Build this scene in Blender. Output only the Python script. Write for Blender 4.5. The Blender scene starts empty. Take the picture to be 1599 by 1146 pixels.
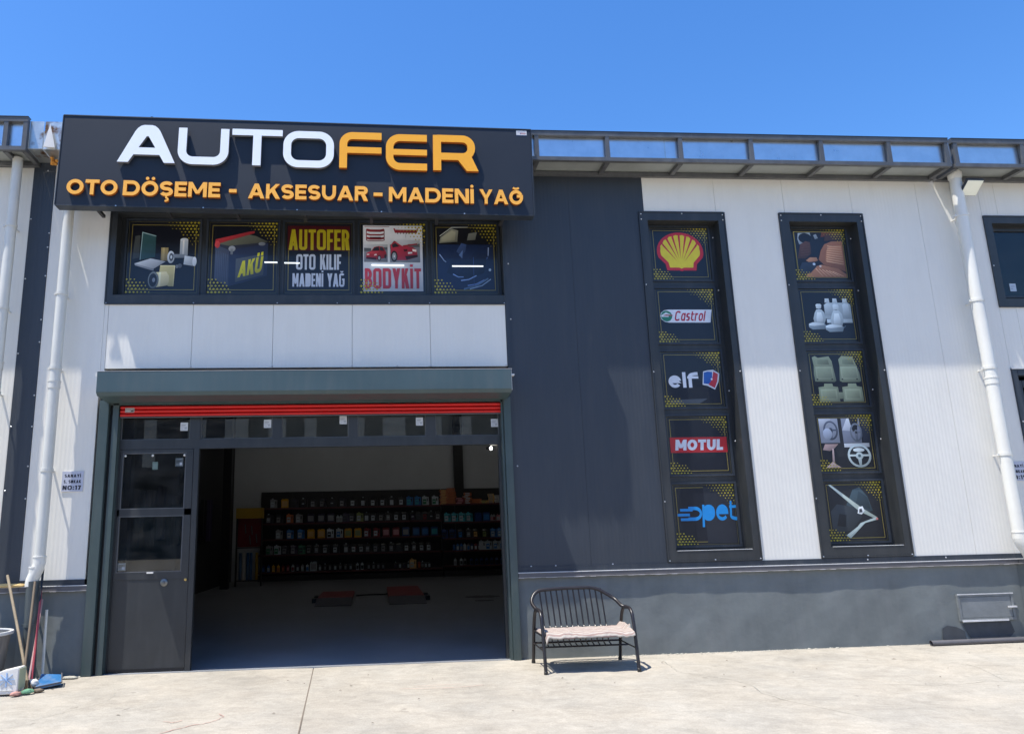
import bpy, bmesh, math, random
from mathutils import Vector, Matrix
from mathutils.geometry import delaunay_2d_cdt
random.seed(7)
S = bpy.context.scene
COL = S.collection
PI = math.pi

# ------------------------------------------------------------------ camera
cam = bpy.data.cameras.new('camera'); cam_o = bpy.data.objects.new('camera', cam); COL.objects.link(cam_o)
PITCH, ROLL, YAW = 0.211535325, -0.0234777401, 0.0816717559
F_ = Vector((math.sin(YAW)*math.cos(PITCH), math.cos(YAW)*math.cos(PITCH), math.sin(PITCH)))
R_ = Vector((math.cos(YAW), -math.sin(YAW), 0)); U_ = R_.cross(F_)
R2 = math.cos(ROLL)*R_ + math.sin(ROLL)*U_; U2 = -math.sin(ROLL)*R_ + math.cos(ROLL)*U_
M = Matrix((R2, U2, -F_)).transposed().to_4x4(); M.translation = Vector((0, -9.8507, 1.6165))
cam_o.matrix_world = M
cam.sensor_fit = 'HORIZONTAL'; cam.sensor_width = 36; cam.lens = 36*1176.34/1599; cam.shift_x = 120/1599
cam.clip_start = 0.05; cam.clip_end = 2000
S.camera = cam_o

# ------------------------------------------------------------------ light
SUN = Vector((0.32, 0.165, -1.0)).normalized()          # direction the light travels
W = bpy.data.worlds.new('World'); S.world = W; W.use_nodes = True
nt = W.node_tree; nt.nodes.clear()
sky = nt.nodes.new('ShaderNodeTexSky'); sky.sky_type = 'NISHITA'; sky.sun_disc = False
sky.sun_elevation = math.asin(-SUN.z); sky.sun_rotation = math.atan2(-SUN.x, -SUN.y)
sky.altitude = 0; sky.air_density = 1.0; sky.dust_density = 0.35; sky.ozone_density = 2.5
bg = nt.nodes.new('ShaderNodeBackground'); bg.inputs[1].default_value = 0.15
wo = nt.nodes.new('ShaderNodeOutputWorld')
hs = nt.nodes.new('ShaderNodeHueSaturation'); hs.inputs['Saturation'].default_value = 1.30; hs.inputs['Hue'].default_value = 0.507
nt.links.new(sky.outputs[0], hs.inputs['Color']); nt.links.new(hs.outputs[0], bg.inputs[0]); nt.links.new(bg.outputs[0], wo.inputs[0])
sl = bpy.data.lights.new('sun', 'SUN'); sl.energy = 4.3; sl.angle = math.radians(0.5); sl.color = (1, 0.95, 0.86)
so = bpy.data.objects.new('sun', sl); COL.objects.link(so)
so.rotation_euler = SUN.to_track_quat('-Z', 'Y').to_euler(); so.location = (-10, -10, 30)
S.view_settings.view_transform = 'Standard'; S.view_settings.look = 'None'
S.view_settings.exposure = 0.76; S.view_settings.gamma = 1; S.view_settings.use_curve_mapping = False

# ------------------------------------------------------------------ materials
def lin(c):
    return tuple((x/12.92 if x <= 0.04045 else ((x+0.055)/1.055)**2.4) for x in c)
def hexc(h):
    h = h.lstrip('#'); return lin(tuple(int(h[i:i+2], 16)/255 for i in (0, 2, 4)))
def nd(t, ty, **kw):
    n = t.nodes.new(ty)
    for k, v in kw.items(): setattr(n, k, v)
    return n
def mat(name, col, rough=0.6, metal=0.0, var=0.08, vscale=3.0, bump=0.0, bscale=60, spec=0.5, rust=0.0, emit=None, coat=0.0, dirt=None):
    m = bpy.data.materials.new(name); m.use_nodes = True; t = m.node_tree; b = t.nodes['Principled BSDF']
    b.inputs['Roughness'].default_value = rough; b.inputs['Metallic'].default_value = metal
    b.inputs['Specular IOR Level'].default_value = spec; b.inputs['Coat Weight'].default_value = coat
    tc = nd(t, 'ShaderNodeTexCoord')
    n = nd(t, 'ShaderNodeTexNoise'); n.inputs['Scale'].default_value = vscale; n.inputs['Detail'].default_value = 6
    n.inputs['Roughness'].default_value = 0.65
    t.links.new(tc.outputs['Object'], n.inputs['Vector'])
    r = nd(t, 'ShaderNodeMapRange'); r.inputs[1].default_value = 0.25; r.inputs[2].default_value = 0.75
    r.inputs[3].default_value = 1-var; r.inputs[4].default_value = 1+var
    t.links.new(n.outputs['Fac'], r.inputs[0])
    mx = nd(t, 'ShaderNodeVectorMath', operation='SCALE'); mx.inputs[0].default_value = col[:3]
    t.links.new(r.outputs[0], mx.inputs['Scale']); out = mx.outputs[0]
    if rust:
        n2 = nd(t, 'ShaderNodeTexNoise'); n2.inputs['Scale'].default_value = 5; n2.inputs['Detail'].default_value = 8
        t.links.new(tc.outputs['Object'], n2.inputs['Vector'])
        r2 = nd(t, 'ShaderNodeMapRange'); r2.inputs[1].default_value = 0.62-rust*0.3; r2.inputs[2].default_value = 0.72-rust*0.3
        t.links.new(n2.outputs['Fac'], r2.inputs[0])
        mm = nd(t, 'ShaderNodeMix', data_type='RGBA'); t.links.new(r2.outputs[0], mm.inputs[0])
        t.links.new(out, mm.inputs[6]); mm.inputs[7].default_value = (0.20, 0.09, 0.035, 1); out = mm.outputs[2]
        t.links.new(r2.outputs[0], nd(t, 'ShaderNodeMath').inputs[0])
    if dirt:   # worn dust streaks with a shape of their own
        n3 = nd(t, 'ShaderNodeTexNoise'); n3.inputs['Scale'].default_value = 1; n3.inputs['Detail'].default_value = 8
        mp = nd(t, 'ShaderNodeMapping'); mp.inputs['Scale'].default_value = (9, 9, 1.2)
        t.links.new(tc.outputs['Object'], mp.inputs[0]); t.links.new(mp.outputs[0], n3.inputs['Vector'])
        r3 = nd(t, 'ShaderNodeMapRange'); r3.inputs[1].default_value = 0.45; r3.inputs[2].default_value = 0.8; r3.inputs[4].default_value = dirt[1]
        t.links.new(n3.outputs['Fac'], r3.inputs[0])
        mm = nd(t, 'ShaderNodeMix', data_type='RGBA'); t.links.new(r3.outputs[0], mm.inputs[0])
        t.links.new(out, mm.inputs[6]); mm.inputs[7].default_value = (*dirt[0], 1); out = mm.outputs[2]
    t.links.new(out, b.inputs['Base Color'])
    rr = nd(t, 'ShaderNodeMapRange'); rr.inputs[3].default_value = max(0.02, rough-0.08); rr.inputs[4].default_value = min(1, rough+0.08)
    t.links.new(n.outputs['Fac'], rr.inputs[0]); t.links.new(rr.outputs[0], b.inputs['Roughness'])
    if bump:
        n4 = nd(t, 'ShaderNodeTexNoise'); n4.inputs['Scale'].default_value = bscale; n4.inputs['Detail'].default_value = 4
        t.links.new(tc.outputs['Object'], n4.inputs['Vector'])
        bp = nd(t, 'ShaderNodeBump'); bp.inputs['Strength'].default_value = 1; bp.inputs['Distance'].default_value = bump
        t.links.new(n4.outputs['Fac'], bp.inputs['Height']); t.links.new(bp.outputs[0], b.inputs['Normal'])
    if emit:
        b.inputs['Emission Color'].default_value = (*emit[0], 1); b.inputs['Emission Strength'].default_value = emit[1]
    return m

def panel_mat(name, col, rough, period=0.052, depth=0.0004, spec=0.5, dirt=None, var=.03, wav=0.004):
    m = mat(name, col, rough, 0, var=var, vscale=1.3, dirt=dirt, spec=spec); t = m.node_tree; b = t.nodes['Principled BSDF']
    tc = nd(t, 'ShaderNodeTexCoord'); sp = nd(t, 'ShaderNodeSeparateXYZ'); t.links.new(tc.outputs['Object'], sp.inputs[0])
    mu = nd(t, 'ShaderNodeMath', operation='MULTIPLY'); mu.inputs[1].default_value = 2*PI/period; t.links.new(sp.outputs[0], mu.inputs[0])
    si = nd(t, 'ShaderNodeMath', operation='SINE'); t.links.new(mu.outputs[0], si.inputs[0])
    n4 = nd(t, 'ShaderNodeTexNoise'); n4.inputs['Scale'].default_value = 1.0; n4.inputs['Detail'].default_value = 3
    mp = nd(t, 'ShaderNodeMapping'); mp.inputs['Scale'].default_value = (2.2, 1, 1.0)
    t.links.new(tc.outputs['Object'], mp.inputs[0]); t.links.new(mp.outputs[0], n4.inputs['Vector'])
    m1 = nd(t, 'ShaderNodeMath', operation='MULTIPLY'); m1.inputs[1].default_value = depth; t.links.new(si.outputs[0], m1.inputs[0])
    m2 = nd(t, 'ShaderNodeMath', operation='MULTIPLY_ADD'); m2.inputs[1].default_value = wav; t.links.new(n4.outputs['Fac'], m2.inputs[0]); t.links.new(m1.outputs[0], m2.inputs[2])
    bp = nd(t, 'ShaderNodeBump'); bp.inputs['Strength'].default_value = 1; bp.inputs['Distance'].default_value = 1
    t.links.new(m2.outputs[0], bp.inputs['Height']); t.links.new(bp.outputs[0], b.inputs['Normal'])
    return m

def glass_mat(name, tint=(0.75, 0.8, 0.82), ior=1.62, dust=0.03):
    m = bpy.data.materials.new(name); m.use_nodes = True; t = m.node_tree; t.nodes.clear()
    o = nd(t, 'ShaderNodeOutputMaterial'); g = nd(t, 'ShaderNodeBsdfGlossy'); g.inputs['Roughness'].default_value = 0.01
    tr = nd(t, 'ShaderNodeBsdfTransparent'); tr.inputs[0].default_value = (*tint, 1)
    fr = nd(t, 'ShaderNodeFresnel'); fr.inputs[0].default_value = ior
    mx = nd(t, 'ShaderNodeMixShader'); t.links.new(fr.outputs[0], mx.inputs[0]); t.links.new(tr.outputs[0], mx.inputs[1]); t.links.new(g.outputs[0], mx.inputs[2])
    df = nd(t, 'ShaderNodeBsdfDiffuse'); df.inputs[0].default_value = (.6, .58, .55, 1)
    n = nd(t, 'ShaderNodeTexNoise'); n.inputs['Scale'].default_value = 4; n.inputs['Detail'].default_value = 5
    r = nd(t, 'ShaderNodeMapRange'); r.inputs[1].default_value = .35; r.inputs[2].default_value = .8; r.inputs[4].default_value = dust*2
    t.links.new(n.outputs[0], r.inputs[0])
    m3 = nd(t, 'ShaderNodeMixShader'); t.links.new(r.outputs[0], m3.inputs[0]); t.links.new(mx.outputs[0], m3.inputs[1]); t.links.new(df.outputs[0], m3.inputs[2])
    t.links.new(m3.outputs[0], o.inputs[0])
    return m

def print_mat(name, transp=0.0, rough=0.4, coat=0.3):
    m = bpy.data.materials.new(name); m.use_nodes = True; t = m.node_tree; b = t.nodes['Principled BSDF']
    a = nd(t, 'ShaderNodeAttribute', attribute_name='ink'); tc = nd(t, 'ShaderNodeTexCoord')
    n = nd(t, 'ShaderNodeTexNoise'); n.inputs['Scale'].default_value = 9; n.inputs['Detail'].default_value = 5; t.links.new(tc.outputs['Object'], n.inputs['Vector'])
    r = nd(t, 'ShaderNodeMapRange'); r.inputs[3].default_value = .82; r.inputs[4].default_value = 1.15; t.links.new(n.outputs[0], r.inputs[0])
    mx = nd(t, 'ShaderNodeVectorMath', operation='SCALE'); t.links.new(a.outputs['Color'], mx.inputs[0]); t.links.new(r.outputs[0], mx.inputs['Scale'])
    t.links.new(mx.outputs[0], b.inputs['Base Color']); b.inputs['Roughness'].default_value = rough; b.inputs['Coat Weight'].default_value = coat
    b.inputs['Coat Roughness'].default_value = 0.02
    if transp:
        o = t.nodes['Material Output']; tr = nd(t, 'ShaderNodeBsdfTransparent'); ms = nd(t, 'ShaderNodeMixShader'); ms.inputs[0].default_value = transp
        t.links.new(b.outputs[0], ms.inputs[1]); t.links.new(tr.outputs[0], ms.inputs[2]); t.links.new(ms.outputs[0], o.inputs[0])
    return m

def concrete_mat():
    m = bpy.data.materials.new('yard_concrete'); m.use_nodes = True; t = m.node_tree; b = t.nodes['Principled BSDF']
    tc = nd(t, 'ShaderNodeTexCoord')
    def noise(sc, det, vec=(1, 1, 1), rough=.6, rot=0, dist=0):
        mp = nd(t, 'ShaderNodeMapping'); mp.inputs['Scale'].default_value = vec; mp.inputs['Rotation'].default_value = (0, 0, rot)
        t.links.new(tc.outputs['Object'], mp.inputs[0])
        n = nd(t, 'ShaderNodeTexNoise'); n.inputs['Scale'].default_value = sc; n.inputs['Detail'].default_value = det
        n.inputs['Roughness'].default_value = rough; n.inputs['Distortion'].default_value = dist
        t.links.new(mp.outputs[0], n.inputs['Vector']); return n.outputs['Fac']
    def rng(x, a, c, lo, hi):
        r = nd(t, 'ShaderNodeMapRange'); r.inputs[1].default_value = a; r.inputs[2].default_value = c; r.inputs[3].default_value = lo; r.inputs[4].default_value = hi
        t.links.new(x, r.inputs[0]); return r.outputs[0]
    def mul(x, y):
        k = nd(t, 'ShaderNodeMath', operation='MULTIPLY'); t.links.new(x, k.inputs[0]); t.links.new(y, k.inputs[1]); return k.outputs[0]
    pits = rng(noise(38, 3, rough=.5), .70, .78, 1.0, .82)
    wear = rng(noise(9, 8, (1, 1.3, 1), .75, .5, .5), .40, .62, .945, 1.03)
    big = rng(noise(.9, 7, rough=.62, dist=.4), .3, .7, .86, 1.1)
    mid = rng(noise(3.6, 9, (1, 1.5, 1), .72, .3, .9), .36, .64, .89, 1.07)
    streak = rng(noise(2.6, 9, (1, 1.2, 1), .7, .25, .8), .5, .72, 1.0, .84)
    swp = rng(noise(14, 4, (.12, 2.2, 1), .6, 1.2, .1), .45, .75, 1.0, .94)
    fine = rng(noise(55, 5, rough=.7), .32, .68, .88, 1.09)
    spots = rng(noise(5.5, 3, rough=.4), .72, .77, 1.0, .74)
    v = mul(mul(mul(mul(big, mid), mul(streak, fine)), mul(spots, swp)), mul(pits, wear))
    mx = nd(t, 'ShaderNodeMix', data_type='RGBA'); t.links.new(rng(noise(1.2, 5), .4, .65, 0, 1), mx.inputs[0])
    mx.inputs[6].default_value = (.400, .362, .300, 1); mx.inputs[7].default_value = (.386, .358, .306, 1)
    sc = nd(t, 'ShaderNodeVectorMath', operation='SCALE'); t.links.new(mx.outputs[2], sc.inputs[0]); t.links.new(v, sc.inputs['Scale'])
    t.links.new(sc.outputs[0], b.inputs['Base Color']); b.inputs['Roughness'].default_value = .85; b.inputs['Specular IOR Level'].default_value = .3
    bp = nd(t, 'ShaderNodeBump'); bp.inputs['Distance'].default_value = .006
    t.links.new(noise(30, 8), bp.inputs['Height']); t.links.new(bp.outputs[0], b.inputs['Normal'])
    return m

ANTH = (0.022, 0.030, 0.043)
M_ = dict(
    concrete=concrete_mat(),
    floor=mat('interior_floor', (0.24, 0.255, 0.275), .38, var=.25, vscale=.8, bump=.001, bscale=30),
    white=panel_mat('white_panel', (0.755, 0.728, 0.665), .5, dirt=((.5, .46, .40), .10), var=.03),
    dark=panel_mat('anthracite_panel', ANTH, .56, dirt=((.09, .09, .09), .10), var=.10, spec=.65),
    trim=mat('anthracite_trim', ANTH, .48, var=.15, vscale=2, dirt=((.12, .12, .12), .25)),
    trim2=mat('window_profile', (0.028, 0.031, 0.034), .38, var=.15, dirt=((.11, .11, .11), .18)),
    rail=mat('shutter_green_grey', (0.050, 0.075, 0.076), .35, var=.12, dirt=((.14, .14, .13), .2)),
    box=mat('shutter_box_sheet', (0.055, 0.090, 0.100), .42, var=.10, vscale=1.5, dirt=((.15, .15, .14), .2)),
    red=mat('red_slat_paint', (0.62, 0.012, 0.012), .32, var=.08),
    plaster=mat('painted_plaster', (0.150, 0.166, 0.164), .8, var=.22, vscale=1.6, bump=.0035, bscale=9, dirt=((.22, .22, .22), .25)),
    plaster2=mat('hatch_paint', (0.18, 0.195, 0.20), .6, var=.22, vscale=4, bump=.002),
    patch=mat('damp_paint_patch', (0.062, 0.068, 0.075), .85, var=.25, vscale=6),
    coping=mat('stone_coping', (0.105, 0.10, 0.105), .5, var=.2, vscale=3, bump=.002),
    copingtop=mat('coping_top', (0.60, 0.60, 0.60), .5, var=.2, vscale=5, bump=.002),
    copinglip=mat('coping_lip', (0.42, 0.40, 0.40), .6, var=.3, vscale=9, bump=.002),
    pvc=mat('grey_pvc', (0.62, 0.615, 0.57), .38, var=.06, dirt=((.4, .38, .34), .25)),
    pvcw=mat('white_pvc', (0.70, 0.69, 0.64), .32, var=.05, dirt=((.45, .42, .38), .2)),
    galv=mat('galvanised_sheet', (0.62, 0.66, 0.70), .30, .9, var=.12, vscale=4, rust=.0, bump=.001, bscale=5),
    galvrust=mat('rusty_galvanised', (0.55, 0.57, 0.56), .38, .8, var=.2, vscale=6, rust=.22),
    soffit=mat('gutter_underside', (0.36, 0.38, 0.36), .5, .3, var=.15),
    steel=mat('gutter_frame_paint', (0.085, 0.088, 0.092), .42, var=.2, vscale=5, dirt=((.2, .2, .2), .3)),
    orange=mat('orange_expanding_foam', (.75, .33, .06), .8, var=.25, vscale=20, bump=.02),
    signface=mat('sign_face', (0.013, 0.020, 0.033), .56, spec=.35, var=.12, vscale=1.4),
    lwhite=mat('white_letter_face', (0.84, 0.87, 0.92), .35, var=.02),
    lside=mat('letter_return', (0.16, 0.17, 0.19), .4, var=.05),
    lorange=mat('orange_letter_face', (0.95, 0.42, 0.02), .35, var=.03),
    lside2=mat('orange_letter_return', (0.42, 0.11, 0.01), .4, var=.05),
    lorange2=mat('light_orange_letter_face', (0.98, 0.46, 0.06), .35, var=.03),
    brace=mat('dark_steel_brace', (.03, .03, .033), .5),
    glass=glass_mat('window_glass', tint=(.6, .65, .66), dust=.01), glassd=glass_mat('dusty_glass', tint=(.58, .62, .62), dust=.022),
    ink=print_mat('printed_film'), inkm=print_mat('printed_plate', 0, .4, .2),
    slate=mat('dark_downspout', (.07, .085, .09), .4, var=.15), tube=mat('tube_glow', (1, 1, 1), .5, emit=((.85, .95, 1), .62)),
    black=mat('black_plastic', (.012, .012, .014), .4), silver=mat('screw_metal', (.6, .6, .6), .3, .8),
    lock=mat('lock_metal', (.22, .22, .21), .45, .8), brass=mat('brass', (.6, .42, .15), .3, .9),
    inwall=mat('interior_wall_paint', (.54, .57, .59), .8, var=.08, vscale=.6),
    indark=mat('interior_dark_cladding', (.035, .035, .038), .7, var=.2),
    benchm=mat('bench_black_paint', (.020, .017, .019), .36, var=.2, vscale=12),
    rackm=mat('rack_black_paint', (.02, .02, .022), .5), rackred=mat('shelf_edge', (.10, .03, .035), .5),
    wood=mat('weathered_wood', (.30, .24, .16), .75, var=.25, vscale=14), woodd=mat('dark_stick', (.16, .12, .08), .7, var=.2),
    redstick=mat('red_stick', (.36, .06, .07), .4, var=.1), pinkstick=mat('pale_pink_stick', (.42, .26, .25), .45, var=.1),
    bluep=mat('blue_plastic', (.02, .13, .32), .45, var=.2, vscale=9, dirt=((.3, .3, .28), .5)), wht=mat('white_plastic', (.72, .70, .66), .45, var=.08),
    greenp=mat('green_fibre', (.16, .36, .22), .9, var=.35, vscale=40, bump=.02), pinkp=mat('pink_bristle', (.42, .22, .18), .8, var=.3, vscale=30),
    bucket=mat('grey_bucket_plastic', (.12, .12, .12), .5, var=.2, vscale=3, dirt=((.4, .38, .34), .3)),
    rim=mat('pale_rim', (.62, .62, .60), .5), rag=mat('yellow_rag', (.70, .50, .22), .9, var=.2, vscale=14, bump=.01),
    lit=mat('lamp_lit', (1, 1, 1), .5, emit=((1, .97, .93), 12)), lamp=mat('floodlight_glass', (.86, .87, .74), .3, var=.05, coat=.4),
    card=mat('orange_card', (.55, .20, .07), .7, var=.2, vscale=8), yellow=mat('yellow_paint', (.50, .30, .02), .45), redp=mat('workshop_red', (.24, .015, .02), .45, var=.15),
    rubble=mat('mortar_crumbs', (.40, .38, .32), .95, var=.3, vscale=30, bump=.01), stain=mat('dark_oil_stain', (.05, .05, .05), .5),
    redmark=mat('red_scratch', (.42, .25, .21), .9, var=.3, vscale=40), chip=mat('dark_chip', (.16, .13, .10), .9),
    roof=mat('roof_sheet', (.30, .31, .32), .5),
)

# ------------------------------------------------------------------ object helpers
class MB:
    def __init__(s): s.v = []; s.f = []; s.m = []; s.c = []; s.smooth = False
    def add(s, vs, fs, mi=0):
        o = len(s.v); s.v += [tuple(p) for p in vs]
        for f in fs: s.f.append([o+i for i in f]); s.m.append(mi)
    def box(s, x0, x1, y0, y1, z0, z1, mi=0):
        vs = [(x, y, z) for x in (x0, x1) for y in (y0, y1) for z in (z0, z1)]
        s.add(vs, [(0, 1, 3, 2), (4, 6, 7, 5), (0, 4, 5, 1), (2, 3, 7, 6), (0, 2, 6, 4), (1, 5, 7, 3)], mi); return s
    def obox(s, p, q, w, h, mi=0, up=(0, 0, 1)):       # bar from p to q, section w by h
        p, q = Vector(p), Vector(q); d = (q-p).normalized(); u = Vector(up)
        if abs(d.dot(u)) > .99: u = Vector((0, 1, 0))
        a = d.cross(u).normalized(); b = a.cross(d)
        vs = []
        for e in (p, q):
            for i, j in ((-1, -1), (1, -1), (1, 1), (-1, 1)): vs.append(e+a*i*w/2+b*j*h/2)
        s.add(vs, [(0, 3, 2, 1), (4, 5, 6, 7), (0, 1, 5, 4), (1, 2, 6, 5), (2, 3, 7, 6), (3, 0, 4, 7)], mi); return s
    def tube(s, path, r, n=10, mi=0, cap=True):
        P = [Vector(p) for p in path]; L = len(P); rs = r if isinstance(r, (list, tuple)) else [r]*L
        t0 = (P[1]-P[0]).normalized(); a = t0.orthogonal().normalized(); vs = []
        for i in range(L):
            t = (P[min(i+1, L-1)]-P[max(i-1, 0)]).normalized()
            a = (a-t*a.dot(t)).normalized(); b = t.cross(a)
            for k in range(n):
                g = 2*PI*k/n; vs.append(P[i]+(a*math.cos(g)+b*math.sin(g))*rs[i])
        fs = [(i*n+k, i*n+(k+1) % n, (i+1)*n+(k+1) % n, (i+1)*n+k) for i in range(L-1) for k in range(n)]
        if cap: fs += [tuple(range(n-1, -1, -1)), tuple(range((L-1)*n, L*n))]
        s.add(vs, fs, mi); return s
    def lathe(s, prof, c, n=32, mi=0):
        vs = [(c[0]+r*math.cos(2*PI*k/n), c[1]+r*math.sin(2*PI*k/n), c[2]+z) for r, z in prof for k in range(n)]
        fs = [(i*n+k, i*n+(k+1) % n, (i+1)*n+(k+1) % n, (i+1)*n+k) for i in range(len(prof)-1) for k in range(n)]
        s.add(vs, fs, mi); return s
    def prism_x(s, prof, x0, x1, mi=0):                 # prof = [(y,z)...]
        n = len(prof); vs = [(x, y, z) for x in (x0, x1) for y, z in prof]
        fs = [tuple(range(n)), tuple(range(2*n-1, n-1, -1))]+[(i, n+i, n+(i+1) % n, (i+1) % n) for i in range(n)]
        s.add(vs, fs, mi); return s
    def prism_z(s, prof, z0, z1, mi=0):
        n = len(prof); vs = [(x, y, z) for z in (z0, z1) for x, y in prof]
        fs = [tuple(range(n-1, -1, -1)), tuple(range(n, 2*n))]+[(i, (i+1) % n, n+(i+1) % n, n+i) for i in range(n)]
        s.add(vs, fs, mi); return s
    def build(s, name, mats, parent=None, bevel=0, smooth=None):
        off = parent_origin(parent)
        me = bpy.data.meshes.new(name); me.from_pydata([Vector(v)-off for v in s.v], [], s.f)
        if not isinstance(mats, (list, tuple)): mats = [mats]
        for m in mats: me.materials.append(m)
        me.polygons.foreach_set('material_index', s.m)
        if s.c:
            a = me.color_attributes.new('ink', 'FLOAT_COLOR', 'CORNER'); buf = []
            for p in me.polygons:
                c_ = s.c[p.index]
                if isinstance(c_, list): buf += [x for q in c_ for x in q]
                else: buf += list(c_)*p.loop_total
            a.data.foreach_set('color', buf)
        bm = bmesh.new(); bm.from_mesh(me)
        if not s.c: bmesh.ops.recalc_face_normals(bm, faces=bm.faces)
        if bevel: bmesh.ops.bevel(bm, geom=[e for e in bm.edges if len(e.link_faces) == 2 and e.calc_face_angle(0) > .6], offset=bevel, segments=2, affect='EDGES', clamp_overlap=True)
        bm.to_mesh(me); bm.free()
        if smooth or s.smooth:
            me.polygons.foreach_set('use_smooth', [True]*len(me.polygons))
            me.set_sharp_from_angle(angle=math.radians(40))
        me.update()
        o = bpy.data.objects.new(name, me); COL.objects.link(o)
        if parent: o.parent = parent
        return o
def parent_origin(p):
    v = Vector((0, 0, 0))
    while p: v += p.location; p = p.parent
    return v
def tag(o, label=None, cat=None, group=None, kind=None):
    if label: o['label'] = label
    if cat: o['category'] = cat
    if group: o['group'] = group
    if kind: o['kind'] = kind
    return o
def thing(name, label, cat, loc=(0, 0, 0), group=None):
    o = bpy.data.objects.new(name, None); COL.objects.link(o); o.location = loc; o.empty_display_size = .1
    return tag(o, label, cat, group)
def bx(name, m, parent, *b, bevel=0):
    mb = MB()
    for i in range(0, len(b), 6): mb.box(*b[i:i+6])
    return mb.build(name, m, parent, bevel)
def arc(cx, cy, rx, ry, a0, a1, n=10):
    return [(cx+rx*math.cos(math.radians(a0+(a1-a0)*i/n)), cy+ry*math.sin(math.radians(a0+(a1-a0)*i/n))) for i in range(n+1)]
def fillet(pts, r, n=8):
    P = [Vector(p) for p in pts]; out = [P[0]]
    for i in range(1, len(P)-1):
        a, b, c = P[i-1], P[i], P[i+1]; u = (a-b); v = (c-b); d = min(r, u.length/2.01, v.length/2.01)
        s_, e = b+u.normalized()*d, b+v.normalized()*d
        for k in range(n+1):
            t = k/n; out.append(s_*(1-t)**2+b*2*t*(1-t)+e*t*t)
    out.append(P[-1]); return out

# ------------------------------------------------------------------ lettering: stroke built glyphs, joined to one flat outline
def ribbon(pts, t, closed=False):
    P = []
    for p in pts:
        p = Vector(p)
        if not P or (P[-1]-p).length > 1e-4: P.append(p)
    if closed and (P[0]-P[-1]).length < 1e-4: P.pop()
    n = len(P)
    Lp, Rp = [], []
    for i in range(n):
        a = P[(i-1) % n] if (closed or i) else None; c = P[(i+1) % n] if (closed or i < n-1) else None
        d1 = (P[i]-a).normalized() if a is not None else None; d2 = (c-P[i]).normalized() if c is not None else None
        if d1 is None: d1 = d2
        if d2 is None: d2 = d1
        n1 = Vector((-d1.y, d1.x)); n2 = Vector((-d2.y, d2.x)); m = (n1+n2)
        m = m/m.length if m.length > 1e-6 else n1
        k = 1/max(.45, m.dot(n1)); Lp.append(P[i]+m*k*t/2); Rp.append(P[i]-m*k*t/2)
    q = []
    for i in range(n if closed else n-1):
        j = (i+1) % n; q.append([Rp[i], Rp[j], Lp[j], Lp[i]])
    return q
def rrect(l, b, r, t, rx, ry):
    return arc(r-rx, t-ry, rx, ry, 0, 90)+arc(l+rx, t-ry, rx, ry, 90, 180)+arc(l+rx, b+ry, rx, ry, 180, 270)+arc(r-rx, b+ry, rx, ry, 270, 360)
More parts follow.
